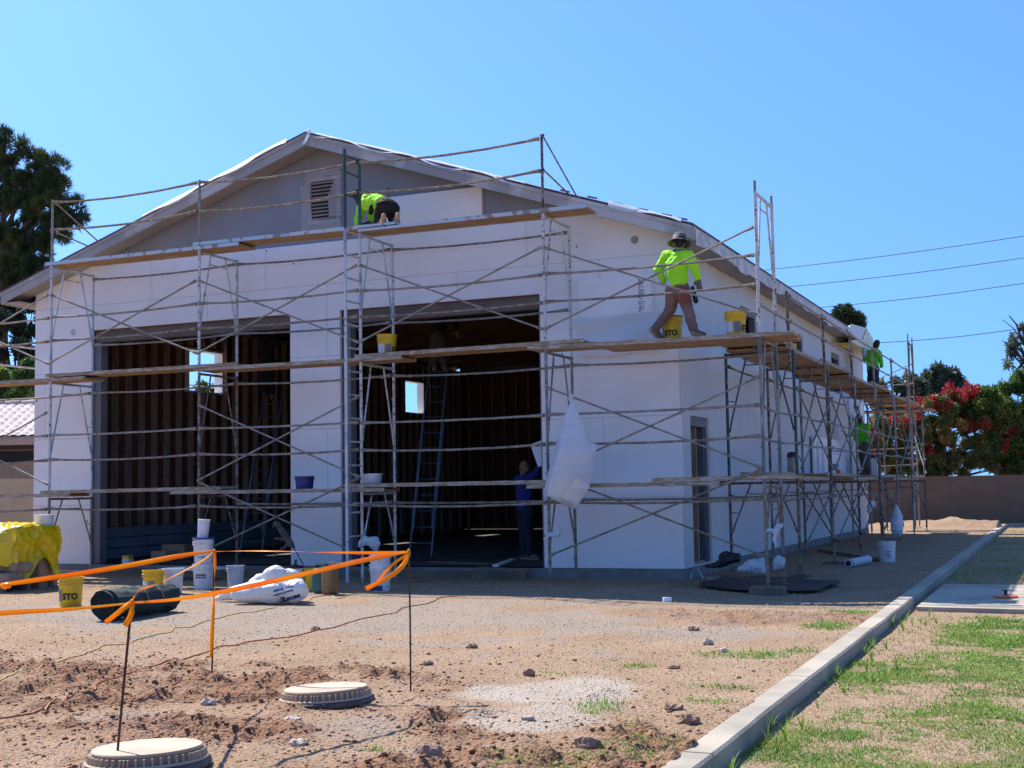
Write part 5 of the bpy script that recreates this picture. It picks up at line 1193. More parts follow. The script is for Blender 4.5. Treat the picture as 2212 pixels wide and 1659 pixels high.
ribbon('marking_tape',[td(284,1302,d2),td(400,1292,7.0),td(560,1262,7.6),td(760,1216,8.4),td(860,1195,8.85),td(882,1193,d0)],lambda t:.032*k(t),'orange tape sweeping from the near leaning stake to the right-hand stake',twist=lambda t:.2+.35*math.sin(t*7))
ribbon('marking_tape',[td(-60,1329,6.6),td(40,1322,6.6),td(160,1315,6.6),td(284,1303,d2)],lambda t:.026*k(min(t*.5+.5,1)),'orange tape from the near leaning stake to the left edge above the dirt',twist=lambda t:.25)
ribbon('marking_tape',[td(285,1302,d2+.01),td(300,1275,d2+.1),td(340,1262,7.4),td(400,1232,8.4),td(440,1210,9.0),td(461,1192,d1)],lambda t:.022*k(t),'narrow orange tape linking the near stake with the one left of the white bag',twist=lambda t:.3+2*t)
def tail(pts,w_,l): ribbon('tape_tail',pts,w_,l,'loose orange tape ends',twist=lambda t:.5*math.sin(t*6),n=24)
tail([td(463,1190,d1-.02),td(464,1240,d1-.02),td(460,1330,d1-.02),td(455,1420,d1-.02)],.032,'long orange tape tail hanging down the stake left of the white bag')
tail([td(882,1196,d0-.02),td(845,1222,d0-.05),td(812,1262,d0-.08)],.022,'slim orange tape end hanging left of the right-hand stake')
tail([td(882,1197,d0-.03),td(870,1222,d0-.08),td(838,1248,d0-.12),td(790,1272,d0-.15)],.034,'broad curling orange tape end hanging left of the right-hand stake')
tail([td(283,1302,d2-.02),td(262,1318,d2-.04),td(228,1345,d2-.05)],.026,'orange tape end flying to the left of the near leaning stake')
tail([td(285,1302,d2-.02),td(284,1325,d2-.03),td(270,1352,d2-.03)],.028,'orange tape end hanging at the near leaning stake')
for i,q in enumerate(tops):
    mb=MB(); mb.ell(q-Vector((0,0,.02)),(.014,.014,.03)); remesh(solo(mb,'tape_knot','tape',['orange knot on the right-hand stake','orange knot on the stake left of the white bag','orange knot on the near leaning stake'][i],'tape knot'),.006,1,.006,.02)
q=td(12,1266,9.25); mb=MB(); mb.ell(q,(.05,.02,.025)); remesh(solo(mb,'tape_knot','tape','orange tape knot at the left image edge','tape knot'),.008,1,.02,.04)
# cords on the ground
def cord(px,r,m_,label,lift=.006):
    P=[at(*p,Z=.01) for p in px]; out=[]
    for i in range(len(P)-1):
        n_=max(2,int((P[i+1]-P[i]).length/.05))
        for j in range(n_):
            t=j/n_; p0=P[max(i-1,0)];p1=P[i];p2=P[i+1];p3=P[min(i+2,len(P)-1)]
            c=.5*((2*p1)+(p2-p0)*t+(2*p0-5*p1+4*p2-p3)*t*t+(3*p1-p0-3*p2+p3)*t**3); out.append(Vector((c.x,c.y,gz(c.x,c.y)+lift)))
    mb=MB(); mb.tube(out,r,6); return solo(mb,'power_cable',m_,label,'cord')
cord([(-40,1480),(0,1471),(26,1458),(76,1447),(100,1435),(146,1421),(196,1407),(226,1393),(266,1391),(300,1378),(340,1367),(366,1363),(380,1353),(408,1353),(442,1341),(480,1332),(520,1322),(547,1321),(600,1311)],.0055,'cord_yellow','pale yellow extension cord running from the left edge to the white bag')
cord([(668,1296),(674,1290),(690,1287),(715,1285),(725,1291),(740,1290),(760,1283),(800,1281),(828,1282)],.0055,'cord_yellow','pale yellow cord curling on the ground right of the white bag')
cord([(-40,1552),(0,1548),(45,1541),(90,1535),(120,1521),(150,1505),(200,1493),(206,1485),(204,1479),(216,1471),(260,1457),(312,1439),(360,1429),(442,1409),(454,1404),(482,1395),(510,1394),(542,1385),(622,1375),(682,1363),(732,1353),(782,1337),(838,1327),(854,1324),(873,1312),(929,1301),(950,1290),(975,1287),(1010,1289)],.0055,'cord_orange','reddish orange extension cord snaking from the left edge past the stakes')

# ================================================================== INSIDE THE DOORWAYS
def ext_ladder(p,q,wd,label,rung=.30):
    t=thing('extension_ladder',label,'ladder',p); p=Vector(p);q=Vector(q); d_=(q-p).normalized(); sd=Vector((math.cos(.35),math.sin(.35),0)); up=sd.cross(d_)
    for s_ in (-1,1):
        for off,fr in ((0,(0,.62)),(.05,(.12,1.0))):
            mb=MB(); mb.beam(p.lerp(q,fr[0])+sd*s_*(wd/2-off*.5)+up*off,p.lerp(q,fr[1])+sd*s_*(wd/2-off*.5)+up*off,.028,.07,up=up); mb.build('side_rail','aluminum',t)
    L_=(q-p).length; z=.25; mb=MB()
    while z<L_: 
        mb=MB(); c=p+d_*z; mb.tube([c-sd*wd/2,c+sd*wd/2],.014,6); mb.build('rung','aluminum',t); z+=rung
    return t
a=at(542,1196,Z=FB+.02); b_=at(592,850,Y=a.y+1.1); ext_ladder(a,b_,.44,'aluminium extension ladder leaning inside the left doorway')
a2=at(908,1203,Z=FB+.02); b2_=at(952,745,Y=a2.y+1.0); ext_ladder(a2,b2_,.40,'aluminium extension ladder leaning inside the right doorway under the man on it')
# stacked siding boards low inside left doorway
t=thing('siding_stack','stack of blue-gray boards on edge along the left inner wall','boards',(-11.6,3,FB)); 
mat('siding',(.20,.25,.33),(.16,.20,.27),2,rough=.7)
for i in range(3): mb=MB(); mb.box((-12.05,.9,FB+.01+.205*i),(-11.9-.02*i,7.8,FB+.205+.205*i-.008)); mb.build('board','siding',t)
for i,(x_,y_,s_,l_) in enumerate(((350,1212,.17,'brown carton inside the left doorway beside the blue-gray boards'),(385,1208,.26,'larger brown carton inside the left doorway left of the gray bucket'))):
    p=at(x_,y_,Z=FB); mb=MB(); mb.box((p.x-s_,p.y-s_*.6,FB+.002),(p.x+s_,p.y+s_*.6,FB+s_*1.1)); solo(mb,'carton','paper_sack',l_,'box')
p=at(276,1218,Z=FB); t=thing('small_box','small yellow and white box on the floor inside the left doorway','box',(p.x,p.y,FB)); mb=MB(); mb.box((p.x-.08,p.y-.06,FB+.002),(p.x+.08,p.y+.06,FB+.09)); mb.build('base','label_white',t); mb=MB(); mb.box((p.x-.08,p.y-.06,FB+.091),(p.x+.06,p.y+.06,FB+.15)); mb.build('top','yellow_plastic',t)
p=at(410,1232,Z=FB); mb=MB(); mb.box((p.x-.55,p.y-.1,FB+.002),(p.x+.45,p.y+.5,FB+.03)); solo(mb,'white_panel','foam_board','flat white panel lying on the floor of the left doorway','board')
# radiator-like row of pale tubes at the back of the right doorway
t=thing('insulation_batts','row of pale bundled strips standing on the floor at the back of the right doorway','bundles',(-9.5,14,FB))
for i in range(14):
    mb=MB(); y_=9.6+i*.62; mb.tube([(-11.9,y_,FB+.01),(-11.9,y_,FB+.95)],.055,8); mb.build('strip','galv',t)
for i,(x0,y0,x1,y1,l) in enumerate(((1040,1226,1150,1232,'long plank at the sill of the right doorway'),(930,1214,1060,1218,'board scrap on the floor behind the plank of the right doorway'),(1070,1222,1110,1208,'white trim piece lying at the feet of the man in blue'))):
    a=at(x0,y0,Z=FB+.02); b_=at(x1,y1,Z=FB+.02); mb=MB(); mb.beam(a,b_,.14 if i<2 else .09,.03); solo(mb,'floor_board','pallet_wood' if i<2 else 'foam_board',l,'board')
a=at(890,1222,Z=.0); 
mb=MB(); mb.box((-5.6,-.13,-.02),(-2.5,.0,.10)); solo(mb,'threshold_plank','pallet_wood','long plank lying on the ground along the threshold of the right doorway','plank')
mb=MB(); mb.box((-10.9,-.16,-.02),(-7.2,-.02,.09)); solo(mb,'threshold_plank','pallet_wood','long plank lying on the ground along the threshold of the left doorway','plank')
p=fp(1168,975,.25); mb=MB(); mb.box((-.14,-.012,-.19),(.14,.012,.19)); mb.xf(Matrix.Translation(fp(1172,978,.35))@Matrix.Rotation(-.35,4,'Y')@Matrix.Rotation(.3,4,'Z')); solo(mb,'hand_board','foam_board','tilted white board held at the jamb by the man in blue','foam board')
# ================================================================== PEOPLE
def person(label,J,shirt,pants,skin='skin',hair=None,hat=None,gloves=None,boots='boot',sc=1.0,low=.16):
    """J: world joints. the body is one remeshed skin surface; clothes are children"""
    J={k_:Vector(v_) for k_,v_ in J.items()}
    base=Vector((J['pelvis'].x,J['pelvis'].y,min(J['la'].z,J['ra'].z)-.08)); t=thing('person',label,'person',base)
    s=sc; b=MB()
    nk=J['neck'];hd=J['head']; up=(hd-nk).normalized()
    fwd=J.get('face',Vector((0,1,0)))-hd if 'face' in J else Vector((0,1,0)); fwd=(fwd-up*fwd.dot(up)).normalized(); sd=fwd.cross(up)
    q=Matrix((sd,fwd,up)).transposed().to_quaternion()
    b.ell(hd,(.078*s,.098*s,.118*s),16,q); b.ell(hd+fwd*.03*s-up*.05*s,(.058*s,.070*s,.075*s),12,q)
    b.cap(hd+fwd*.095*s-up*.0*s,.012*s,hd+fwd*.112*s-up*.028*s,.017*s,8)
    b.cap(hd+fwd*.098*s-up*.062*s+sd*.018*s,.009*s,hd+fwd*.098*s-up*.062*s-sd*.018*s,.009*s,8)
    for g in (-1,1): b.ell(hd+sd*g*.080*s-up*.01*s,(.013*s,.022*s,.032*s),8,q)
    b.cap(nk-up*.03,.058*s,hd-up*.05*s,.055*s)
    ch=J['chest']; pv=J['pelvis']
    b.cap(pv,.12*s,ch,.135*s); 
    sh=[J['ls'],J['rs']]; b.cap(sh[0],.055*s,sh[1],.055*s); b.cap(ch,.13*s,(sh[0]+sh[1])/2,.09*s); b.cap((sh[0]+sh[1])/2,.07*s,nk,.055*s)
    for g,(S_,E_,W_,H_) in enumerate((('ls','le','lw','lh'),('rs','re','rw','rh'))):
        b.cap(J[S_],.050*s,J[E_],.040*s); b.cap(J[E_],.040*s,J[W_],.027*s)
        # hand with palm, four unequal fingers and a thumb
        w_=J[W_]; hv=(J[H_]-w_).normalized(); side=hv.cross(Vector((0,0,1)) if abs(hv.z)<.8 else Vector((0,1,0))).normalized(); nrm=side.cross(hv)
        pc=w_+hv*.055*s; b.ell(pc,(.040*s,.014*s,.050*s),10,Matrix((side,nrm,hv)).transposed().to_quaternion())
        for i,(o_,l_) in enumerate(((-.030,.070),(-.010,.080),(.010,.076),(.029,.060))):
            k0=w_+hv*.095*s+side*o_*s; k1=k0+hv*l_*.5*s+nrm*.006*s; k2=k1+hv*l_*.4*s+nrm*.022*s; b.cap(k0,.0085*s,k1,.008*s,8); b.cap(k1,.008*s,k2,.007*s,8)
        k0=w_+hv*.03*s-side*.03*s; k1=k0+(hv*.6-side*.7)*.04*s; b.cap(k0,.011*s,k1,.0095*s,8); b.cap(k1,.0095*s,k1+hv*.028*s+nrm*.008*s,.008*s,8)
    for H_,K_,A_,T_ in (('lhip','lk','la','lt'),('rhip','rk','ra','rt')):
        b.cap(pv,.10*s,J[H_],.095*s); b.cap(J[H_],.085*s,J[K_],.055*s); b.cap(J[K_],.055*s,J[A_],.036*s); b.cap(J[A_],.036*s,J[T_],.03*s)
    bd=b.build('body',skin,t); remesh(bd,.0105,2)
    e=MB()
    for g in (-1,1): e.ell(hd+fwd*.089*s+sd*g*.030*s+up*.008*s,(.011*s,.009*s,.007*s),8,q)
    e.build('eyes','ink_black',t)
    c=MB(); w1=.026
    wa=pv.lerp(ch,low)
    c.cap(wa,.150*s,ch,.165*s); c.cap(ch,.158*s,(sh[0]+sh[1])/2-up*.03,.11*s); c.cap(sh[0],.085*s,sh[1],.085*s); c.cap((sh[0]+sh[1])/2,.085*s,nk-up*.015,.072*s); c.cap(pv.lerp(ch,low-.02),.150*s,pv.lerp(ch,low+.25),.150*s)
    for S_,E_,W_ in (('ls','le','lw'),('rs','re','rw')): c.cap(J[S_],.082*s,J[E_],.062*s); c.cap(J[E_],.062*s,J[E_].lerp(J[W_],.93),.045*s)
    remesh(c.build('shirt',shirt,t),.014,2,.045,.085)
    c=MB(); c.cap(pv+Vector((0,0,0)),.142*s,pv.lerp(ch,.22),.135*s)
    for H_,K_,A_ in (('lhip','lk','la'),('rhip','rk','ra')): c.cap(pv,.13*s,J[H_],.118*s); c.cap(J[H_],.110*s,J[K_],.082*s); c.cap(J[K_],.082*s,J[K_].lerp(J[A_],.96),.066*s)
    remesh(c.build('trousers',pants,t),.014,2,.045,.09)
    for A_,T_,K_ in (('la','lt','lk'),('ra','rt','rk')):
        a=J[A_];tt=J[T_]; dn=(a-J[K_]).normalized(); fd=(tt-a); c=MB(); c.cap(a-dn*.05*s,.052*s,a+dn*.03*s,.05*s); c.cap(a+dn*.03*s,.046*s,tt,.040*s); c.cap(a+dn*.035*s-fd.normalized()*.03*s,.042*s,a+dn*.03*s,.045*s)
        bo=c.build('boot',boots,t); remesh(bo,.010,1,.008,.03)
        m_=MB(); n_=fd.normalized(); sl=a+dn*.075*s; m_.cap(sl-n_*.045*s,.036*s,tt+dn*.032*s,.036*s); so_=m_.build('sole','boot_sole',bo,off=parent_world(bo)); 
        remesh(so_,.010,1)
    if gloves:
        for W_,H_ in (('lw','lh'),('rw','rh')):
            w_=J[W_]; hv=(J[H_]-w_).normalized(); side=hv.cross(Vector((0,0,1)) if abs(hv.z)<.8 else Vector((0,1,0))).normalized(); nrm=side.cross(hv); g_=MB()
            g_.cap(w_-hv*.03*s,.034*s,w_+hv*.02*s,.034*s); g_.ell(w_+hv*.055*s,(.046*s,.022*s,.055*s),10,Matrix((side,nrm,hv)).transposed().to_quaternion())
            for i,(o_,l_) in enumerate(((-.033,.072),(-.011,.084),(.011,.080),(.031,.062))):
                k0=w_+hv*.095*s+side*o_*s; k1=k0+hv*l_*.5*s+nrm*.006*s; k2=k1+hv*l_*.42*s+nrm*.022*s; g_.cap(k0,.0125*s,k1,.012*s,8); g_.cap(k1,.012*s,k2,.0105*s,8)
            k0=w_+hv*.03*s-side*.034*s; k1=k0+(hv*.6-side*.7)*.042*s; g_.cap(k0,.015*s,k1,.013*s,8); g_.cap(k1,.013*s,k1+hv*.03*s+nrm*.008*s,.012*s,8)
            remesh(g_.build('glove',gloves,t),.008,1)
    if hair:
        c=MB(); c.ell(hd-fwd*.012*s+up*.022*s,(.086*s,.100*s,.112*s),14,q); c.ell(hd-fwd*.045*s-up*.02*s,(.074*s,.062*s,.085*s),12,q); remesh(c.build('hair',hair,t),.011,1,.012,.03)
    if hat=='bucket':
        c=MB(); n_=28
        prof=[(.098,-.005),(.165,-.045),(.168,-.05),(.100,.0),(.094,.075),(.070,.105),(.01,.112)]
        c.lathe([(r_*s,(z_+.035)*s) for r_,z_ in prof],n=n_,cap=False); c.xf(Matrix.Translation(hd)@q.to_matrix().to_4x4()); o=c.build('bucket_hat','hat_gray',t,smooth=True); so_=o.modifiers.new('s','SOLIDIFY'); so_.thickness=.004
    if hat=='cap':
        c=MB(); c.ell(hd+up*.03*s,(.092*s,.106*s,.10*s),14,q); c.ell(hd+fwd*.13*s+up*.035*s,(.07*s,.075*s,.012*s),12,q); remesh(c.build('cap','pants_black',t),.010,1)
    return t
# 1 walking worker on the middle platform
Yw=-.88
def w(x,y,dy=0): return at(x,y,Y=Yw+dy)
J=dict(head=w(1467,524,.03),face=w(1462,522,.5),neck=w(1466,541),chest=w(1462,572),pelvis=w(1464,618),ls=w(1440,553,.02),rs=w(1488,553,-.02),le=w(1421,583,.02),lw=w(1436,611,.10),lh=w(1450,620,.14),re=w(1502,583,-.03),rw=w(1508,602,-.02),rh=w(1510,616,0),
    lhip=w(1454,627),rhip=w(1474,627),lk=w(1449,668,.03),la=w(1417,709,0),lt=w(1430,731,.03),rk=w(1486,668,.0),ra=w(1499,712,-.02),rt=w(1520,723,.06))
p1=person('worker in lime shirt and gray bucket hat striding along the middle platform',J,'shirt_lime','pants_brown',hat='bucket',gloves='glove',hair='hair')
mb=MB(); c=w(1478,628,-.16); 
for dx_,h_ in ((-.04,.12),(.0,.15),(.045,.13)): mb.cap(c+Vector((dx_,0,.05)),.022,c+Vector((dx_,0,-h_)),.03)
remesh(mb.build('tool_pouch','leather_red',p1),.010,1)
mb=MB(); mb.cap(w(1496,622,-.05),.03,w(1503,650,-.03),.04); remesh(mb.build('holster','pants_black',p1),.010,1)
mb=MB(); c=w(1466,543,.0); mb.ell(c,(.10,.08,.045)); remesh(mb.build('neck_gaiter','hat_gray',p1),.010,1,.02,.05)
mb=MB(); c=w(1455,613,.0); mb.cap(w(1456,614,-.0),.128,w(1464,609,.0),.13); remesh(mb.build('undershirt',mat('undershirt',(.55,.55,.75),rough=.8),p1),.012,1,.02,.06)
# 2 kneeling worker on the top platform
def k(x,y,dy=0): return at(x,y,Y=-1.02+dy)
J=dict(head=k(777,424,.42),face=k(770,440,.6),neck=k(787,430,.38),chest=k(800,436,.22),pelvis=k(836,446,.05),ls=k(783,441,.42),rs=k(800,433,.40),le=k(775,468,.28),lw=k(771,486,.12),lh=k(771,494,.02),re=k(800,458,.48),rw=k(801,476,.42),rh=k(790,483,.40),
    lhip=k(826,450,.05),rhip=k(848,450,.05),lk=k(817,484,.28),rk=k(850,481,.28),la=k(827,475,-.14),ra=k(856,471,-.14),lt=k(829,461,-.22),rt=k(858,459,-.22))
J['la']=k(827,482,-.13);J['ra']=k(856,478,-.13);J['lt']=k(829,466,-.19);J['rt']=k(859,464,-.19)
p2=person('kneeling worker in lime shirt and black trousers on the top platform',J,'shirt_lime','pants_black',hat='cap',hair='hair',boots='boot_sole',low=.42)
mb=MB(); mb.tube([k(813,441,-.06),k(822,437,-.10),k(836,434,-.12),k(850,438,-.10)],.022,8); mb.cap(k(802,446,.0),.035,k(801,458,.02),.045); mb.cap(k(842,428,.0),.008,k(838,410,.05),.008); mb.cap(k(837,408,.05),.012,k(840,406,.05),.012); remesh(mb.build('tool_belt','pants_black',p2),.010,1)
mb=MB(); c=k(790,487,.35); 
for i in range(7): mb.tube([c+Vector((-.10+.035*i,0,-.03)),c+Vector((-.10+.035*i,0,.02))],.008,6)
mb.box(tuple(c+Vector((-.13,-.05,.02))),tuple(c+Vector((.13,.05,.035)))); solo(mb,'notched_float','black_plastic','dark notched float held flat by the kneeling worker','tool')
# 3 worker on the side platform by the far corner
def s3(x,y,dx=0): return at(x,y,X=.62+dx)
J=dict(head=s3(1893,744,.05),face=at(1890,740,X=.2),neck=s3(1889,756),chest=s3(1884,772),pelvis=s3(1886,797),ls=s3(1874,762,-.15),rs=s3(1897,762,.2),le=s3(1868,778,-.3),lw=s3(1866,760,-.35),lh=s3(1866,750,-.35),re=s3(1903,778,.25),rw=s3(1904,792,.25),rh=s3(1900,800,.25),lhip=s3(1882,800,-.08),rhip=s3(1890,800,.08),lk=s3(1881,832,-.08),rk=s3(1892,832,.1))
zf=3.52
for a_,k_,t_,ox in (('la','lk','lt',-.1),('ra','rk','rt',.1)): q=J[k_]; J[a_]=Vector((q.x,q.y+.02,zf+.08)); J[t_]=Vector((q.x-.12,q.y+.08,zf+.04))
person('worker in green shirt with raised arm on the side platform at the far corner',J,'shirt_green','pants_navy',skin='skin_dark',hair='hair')
# 4 worker lower down the side
def s4(x,y,dx=0): return at(x,y,X=.62+dx)
J=dict(head=s4(1855,902,.0),face=at(1850,901,X=.15),neck=s4(1859,913),chest=s4(1863,932),pelvis=s4(1866,962),ls=s4(1851,922,-.12),rs=s4(1873,922,.12),le=s4(1844,938,-.2),lw=s4(1832,941,-.35),lh=s4(1826,938,-.4),re=s4(1873,942,.12),rw=s4(1858,947,-.1),rh=s4(1848,945,-.2),lhip=s4(1861,966,-.06),rhip=s4(1870,966,.08),lk=s4(1864,998,-.05),rk=s4(1874,1000,.1))
zf=1.55
for a_,k_ in (('la','lk'),('ra','rk')): q=J[k_]; J[a_]=Vector((q.x+.02,q.y+.02,zf+.08)); J[a_.replace('a','t')]=Vector((q.x-.12,q.y+.10,zf+.04))
person('worker in green shirt trowelling the side wall from the low platform',J,'shirt_green','pants_gray',skin='skin_dark',hair='hair')
mb=MB(); c=s4(1820,932,-.45); mb.beam(c,c+Vector((.1,-.35,-.02)),.10,.006); solo(mb,'trowel','galv','steel trowel in the hand of the worker on the low side platform','trowel')
# 5 man in blue
def s5(x,y,dy=0): return at(x,y,Y=2.1+dy)
zf=FB
J=dict(head=s5(1132,1009),face=s5(1150,1006,-.1),neck=s5(1130,1026),chest=s5(1134,1052),pelvis=s5(1133,1100),ls=s5(1120,1036,.1),rs=s5(1142,1034,-.12),le=s5(1146,1028,.1),lw=s5(1164,1013,.1),lh=s5(1172,1005,.05),re=s5(1160,1020,-.15),rw=s5(1168,1000,-.15),rh=s5(1170,990,-.15),lhip=s5(1128,1108,.05),rhip=s5(1140,1108,-.05),lk=s5(1131,1155,.05),rk=s5(1142,1155,-.06))
for a_,k_,o_ in (('la','lk',-.01),('ra','rk',.02)): q=J[k_]; J[a_]=Vector((q.x+o_,q.y,zf+.09)); J[a_.replace('a','t')]=Vector((q.x+o_+.15,q.y-.03,zf+.05))
person('man in blue shirt and dark jeans reaching to the jamb inside the right doorway',J,'shirt_blue','pants_navy',hair=None)
# 6 man high on the ladder, right doorway
lb=at(935,800,Y=a2.y+.85)
def s6(x,y,dy=0): return at(x,y,Y=a2.y+.80+dy)
J=dict(head=s6(960,648,.1),face=s6(970,645,.6),neck=s6(957,664,.05),chest=s6(948,688),pelvis=s6(947,722,-.05),ls=s6(936,672),rs=s6(966,672),le=s6(930,696,.1),lw=s6(938,684,.3),lh=s6(945,680,.35),re=s6(982,690,.1),rw=s6(986,712,.2),rh=s6(988,722,.2),lhip=s6(940,727),rhip=s6(953,727),lk=s6(938,760,.05),rk=s6(957,760,.05),la=s6(938,790),ra=s6(960,790),lt=s6(938,796,.12),rt=s6(961,796,.12))
person('man in dark gray clothes standing high on the ladder inside the right doorway',J,'pants_black','pants_gray',hair='hair')
def s7(x,y,dy=0): return at(x,y,Y=at(542,1196,Z=FB).y+.95+dy)
J=dict(head=s7(583,688,.1),face=s7(590,686,.6),neck=s7(582,705),chest=s7(579,730),pelvis=s7(578,772),ls=s7(568,714),rs=s7(592,714),le=s7(562,740,.05),lw=s7(566,722,.2),lh=s7(568,712,.2),re=s7(598,740,.05),rw=s7(602,718,.2),rh=s7(602,708,.2),lhip=s7(572,778),rhip=s7(585,778),lk=s7(571,815),rk=s7(586,815),la=s7(571,852),ra=s7(587,852),lt=s7(571,858,.12),rt=s7(588,858,.12))
person('man in dark clothes standing on the ladder inside the left doorway',J,'pants_black','pants_navy',hair='hair')
# wrapped bundle on the far roof edge
c=at(1868,722,X=.5)
t=thing('wrapped_bundle','white and yellow wrapped bundle resting on the far roof edge above the worker','bundle',c)
A_=at(1838,703,X=.45);B_=at(1872,712,X=.45);C_=at(1886,735,X=.45);D_=at(1888,757,X=.45);E_=at(1870,750,X=.45);F_=at(1834,714,X=.45)
def slabpoly(pts,dx,nm,m_):
    mb=MB(); n_=len(pts); mb.add([p for p in pts]+[p+Vector((-dx,dx*.3,0)) for p in pts],[tuple(range(n_)),tuple(range(n_,2*n_))[::-1]]+[(i,(i+1)%n_,(i+1)%n_+n_,i+n_) for i in range(n_)]); o=mb.build(nm,m_,t); b_=o.modifiers.new('b','BEVEL'); b_.width=.04; b_.segments=2
slabpoly([A_,B_,C_.lerp(B_,.3),at(1866,738,X=.45),F_],.5,'white_part','label_white'); slabpoly([at(x_,y_,X=.47) for x_,y_ in ((1873,714),(1886,735),(1889,757),(1872,752),(1845,738),(1864,737))],.4,'yellow_part','tarp_yellow')
mb=MB(); mb.ell(at(1868,762,X=.45),(.10,.22,.16)); remesh(solo(mb,'plastic_bag','plastic_bag','white plastic bunched at the far end of the right eave','bag'),.02,1,.08,.1)

# ================================================================== BACKGROUND
def leaves(centers,n,size,aspect=.35,droop=0,shell=.35,clump=False,tuft=False):
    "leaf faces spread through lobes"
    c=np.array([l[0] for l in centers]);r=np.array([l[1] for l in centers]); wgt=(r.prod(1))**(.75) if r.ndim>1 else r**2.2
    idx=RNG.choice(len(c),n,p=wgt/wgt.sum()); d=RNG.normal(size=(n,3)); d/=np.linalg.norm(d,axis=1)[:,None]; rad=(shell+(1-shell)*RNG.random(n))**.6
    rad*=1+.22*(RNG.random(n)-.5); P=c[idx]+d*rad[:,None]*r[idx]
    # clumping
    if clump:
      k_=np.sin(P[:,0]*5.1+P[:,2]*3)+np.sin(P[:,1]*4.3+P[:,2]*6.1)+np.sin(P[:,0]*9.7-P[:,1]*7.7); keep=k_>-.9+RNG.random(n)*.8; P=P[keep]; n=len(P)
    n=len(P)
    a=RNG.normal(size=(n,3)); a/=np.linalg.norm(a,axis=1)[:,None]
    if tuft:
        d=d[:n]; a=a*.35+d*.9+np.array([0,0,.55]); a/=np.linalg.norm(a,axis=1)[:,None]
    b=RNG.normal(size=(n,3)); b-=a*(a*b).sum(1)[:,None]; b/=np.linalg.norm(b,axis=1)[:,None]
    s=size*(.6+.8*RNG.random(n))[:,None]
    V=np.stack([P-b*s*aspect*.5,P+a*s*.5-b*s*aspect*.15,P+a*s,P+a*s*.5+b*s*aspect*.5],1)
    V=np.stack([P,P+a*s*.5-b*s*aspect*.5,P+a*s,P+a*s*.5+b*s*aspect*.5],1)
    return V.reshape(-1,3),np.arange(4*n).reshape(n,4)
def tree(name,label,base,top,lobes,n,size,m_,aspect=.35,trunk=.18,cat='tree',flowers=None,shell=.35,limbs=True,grp=None):
    shell=.1
    base=Vector(base); t=thing(name,label,cat,base,grp); V,F_=leaves(lobes,n,size,aspect,shell=shell,tuft=(cat=='pine'))
    npmesh('crown',V-np.array(base),F_,m_,parent=t)
    mb=MB(); top=Vector(top); mb.tube([base-Vector((0,0,.2)),base.lerp(top,.35)+Vector((.1,0,0)),base.lerp(top,.7),top],[trunk,trunk*.8,trunk*.5,trunk*.15],8)
    if limbs:
        for (c_,r_) in lobes[::max(1,len(lobes)//22)]:
            c_=Vector([float(q) for q in c_]); h=min(max((c_.z-base.z)/(top.z-base.z)-.12,.15),.9); s_=base.lerp(top,h); mb.tube([s_,s_.lerp(c_,.5)+Vector((0,0,.1)),c_],[trunk*.3,trunk*.18,trunk*.05],5)
    mb.build('trunk','bark',t)
    if flowers:
        V,F_=leaves(flowers[0],flowers[1],flowers[2],.8,shell=.6); npmesh('blossoms',V-np.array(base),F_,flowers[3],parent=t)
    return t
def L3(px,Y=None,X=None,dj=0):
    out=[]
    for (x_,y_,r_) in px:
        p=at(x_,y_,Y=Y) if Y is not None else at(x_,y_,X=X); rr=r_/FPX*depth(p); dy=random.uniform(-1,1)*dj*rr
        q=CAM+(p-CAM)*(1+dy/depth(p)); out.append(((q.x,q.y,q.z),rr*np.array([1,1.1,1])))
    return out
# tall pine at the left
px=[(0,300,22),(8,285,12),(35,335,26),(45,310,14),(62,372,34),(75,335,16),(100,350,20),(122,362,20),(118,392,30),(90,410,38),(50,420,45),(10,380,45),(-30,350,50),(-30,430,60),(20,470,50),(70,455,40),(118,425,24),(140,452,22),(165,440,16),(172,465,17),(150,478,26),(112,488,38),(60,510,45),(10,530,50),(-40,520,60),(85,540,32),(60,575,38),(25,600,40),(100,575,18),(70,610,30),(-20,590,50),(135,505,20),(48,560,30),(20,640,40),(60,650,25)]
bp=at(10,1090,Y=26); 
sub=[]
for (x_,y_,r_) in px:
    for _ in range(9):
        a_=random.uniform(0,2*PI); q=random.random()**.5*r_*1.0; sub.append((x_+q*math.cos(a_),y_+q*math.sin(a_)*.95,r_*random.uniform(.12,.24)))
lob=L3(sub,Y=26,dj=2.0)
pine=at(10,300,Y=26); tree('pine_tree','tall dark pine rising behind the left end of the building',(pine.x,pine.y,0),(pine.x,pine.y,pine.z+.5),lob,115000,.30,'needles',.11,.32,'pine')
# dark trees under the pine
px=[]
for _ in range(70): px.append((random.uniform(-120,110),random.uniform(640,880),random.uniform(12,24)))
lob=L3(px,Y=17,dj=2.5); bb=at(30,1090,Y=17); tree('evergreen_tree','dense dark evergreen filling the gap left of the building below the eaves',(bb.x,bb.y,0),(bb.x,bb.y,5.2),lob,60000,.14,'needles_dark',.4,.22,shell=.1)
px=[(random.uniform(-60,90),random.uniform(780,860),random.uniform(8,16)) for _ in range(30)]
lob=L3(px,Y=13,dj=1.5); bb=at(20,1090,Y=13); tree('broadleaf_tree','lighter green tree behind the tiled roof at the left edge',(bb.x,bb.y,0),(bb.x,bb.y,3.6),lob,16000,.12,'leaf_green',.45,.15,shell=.1)
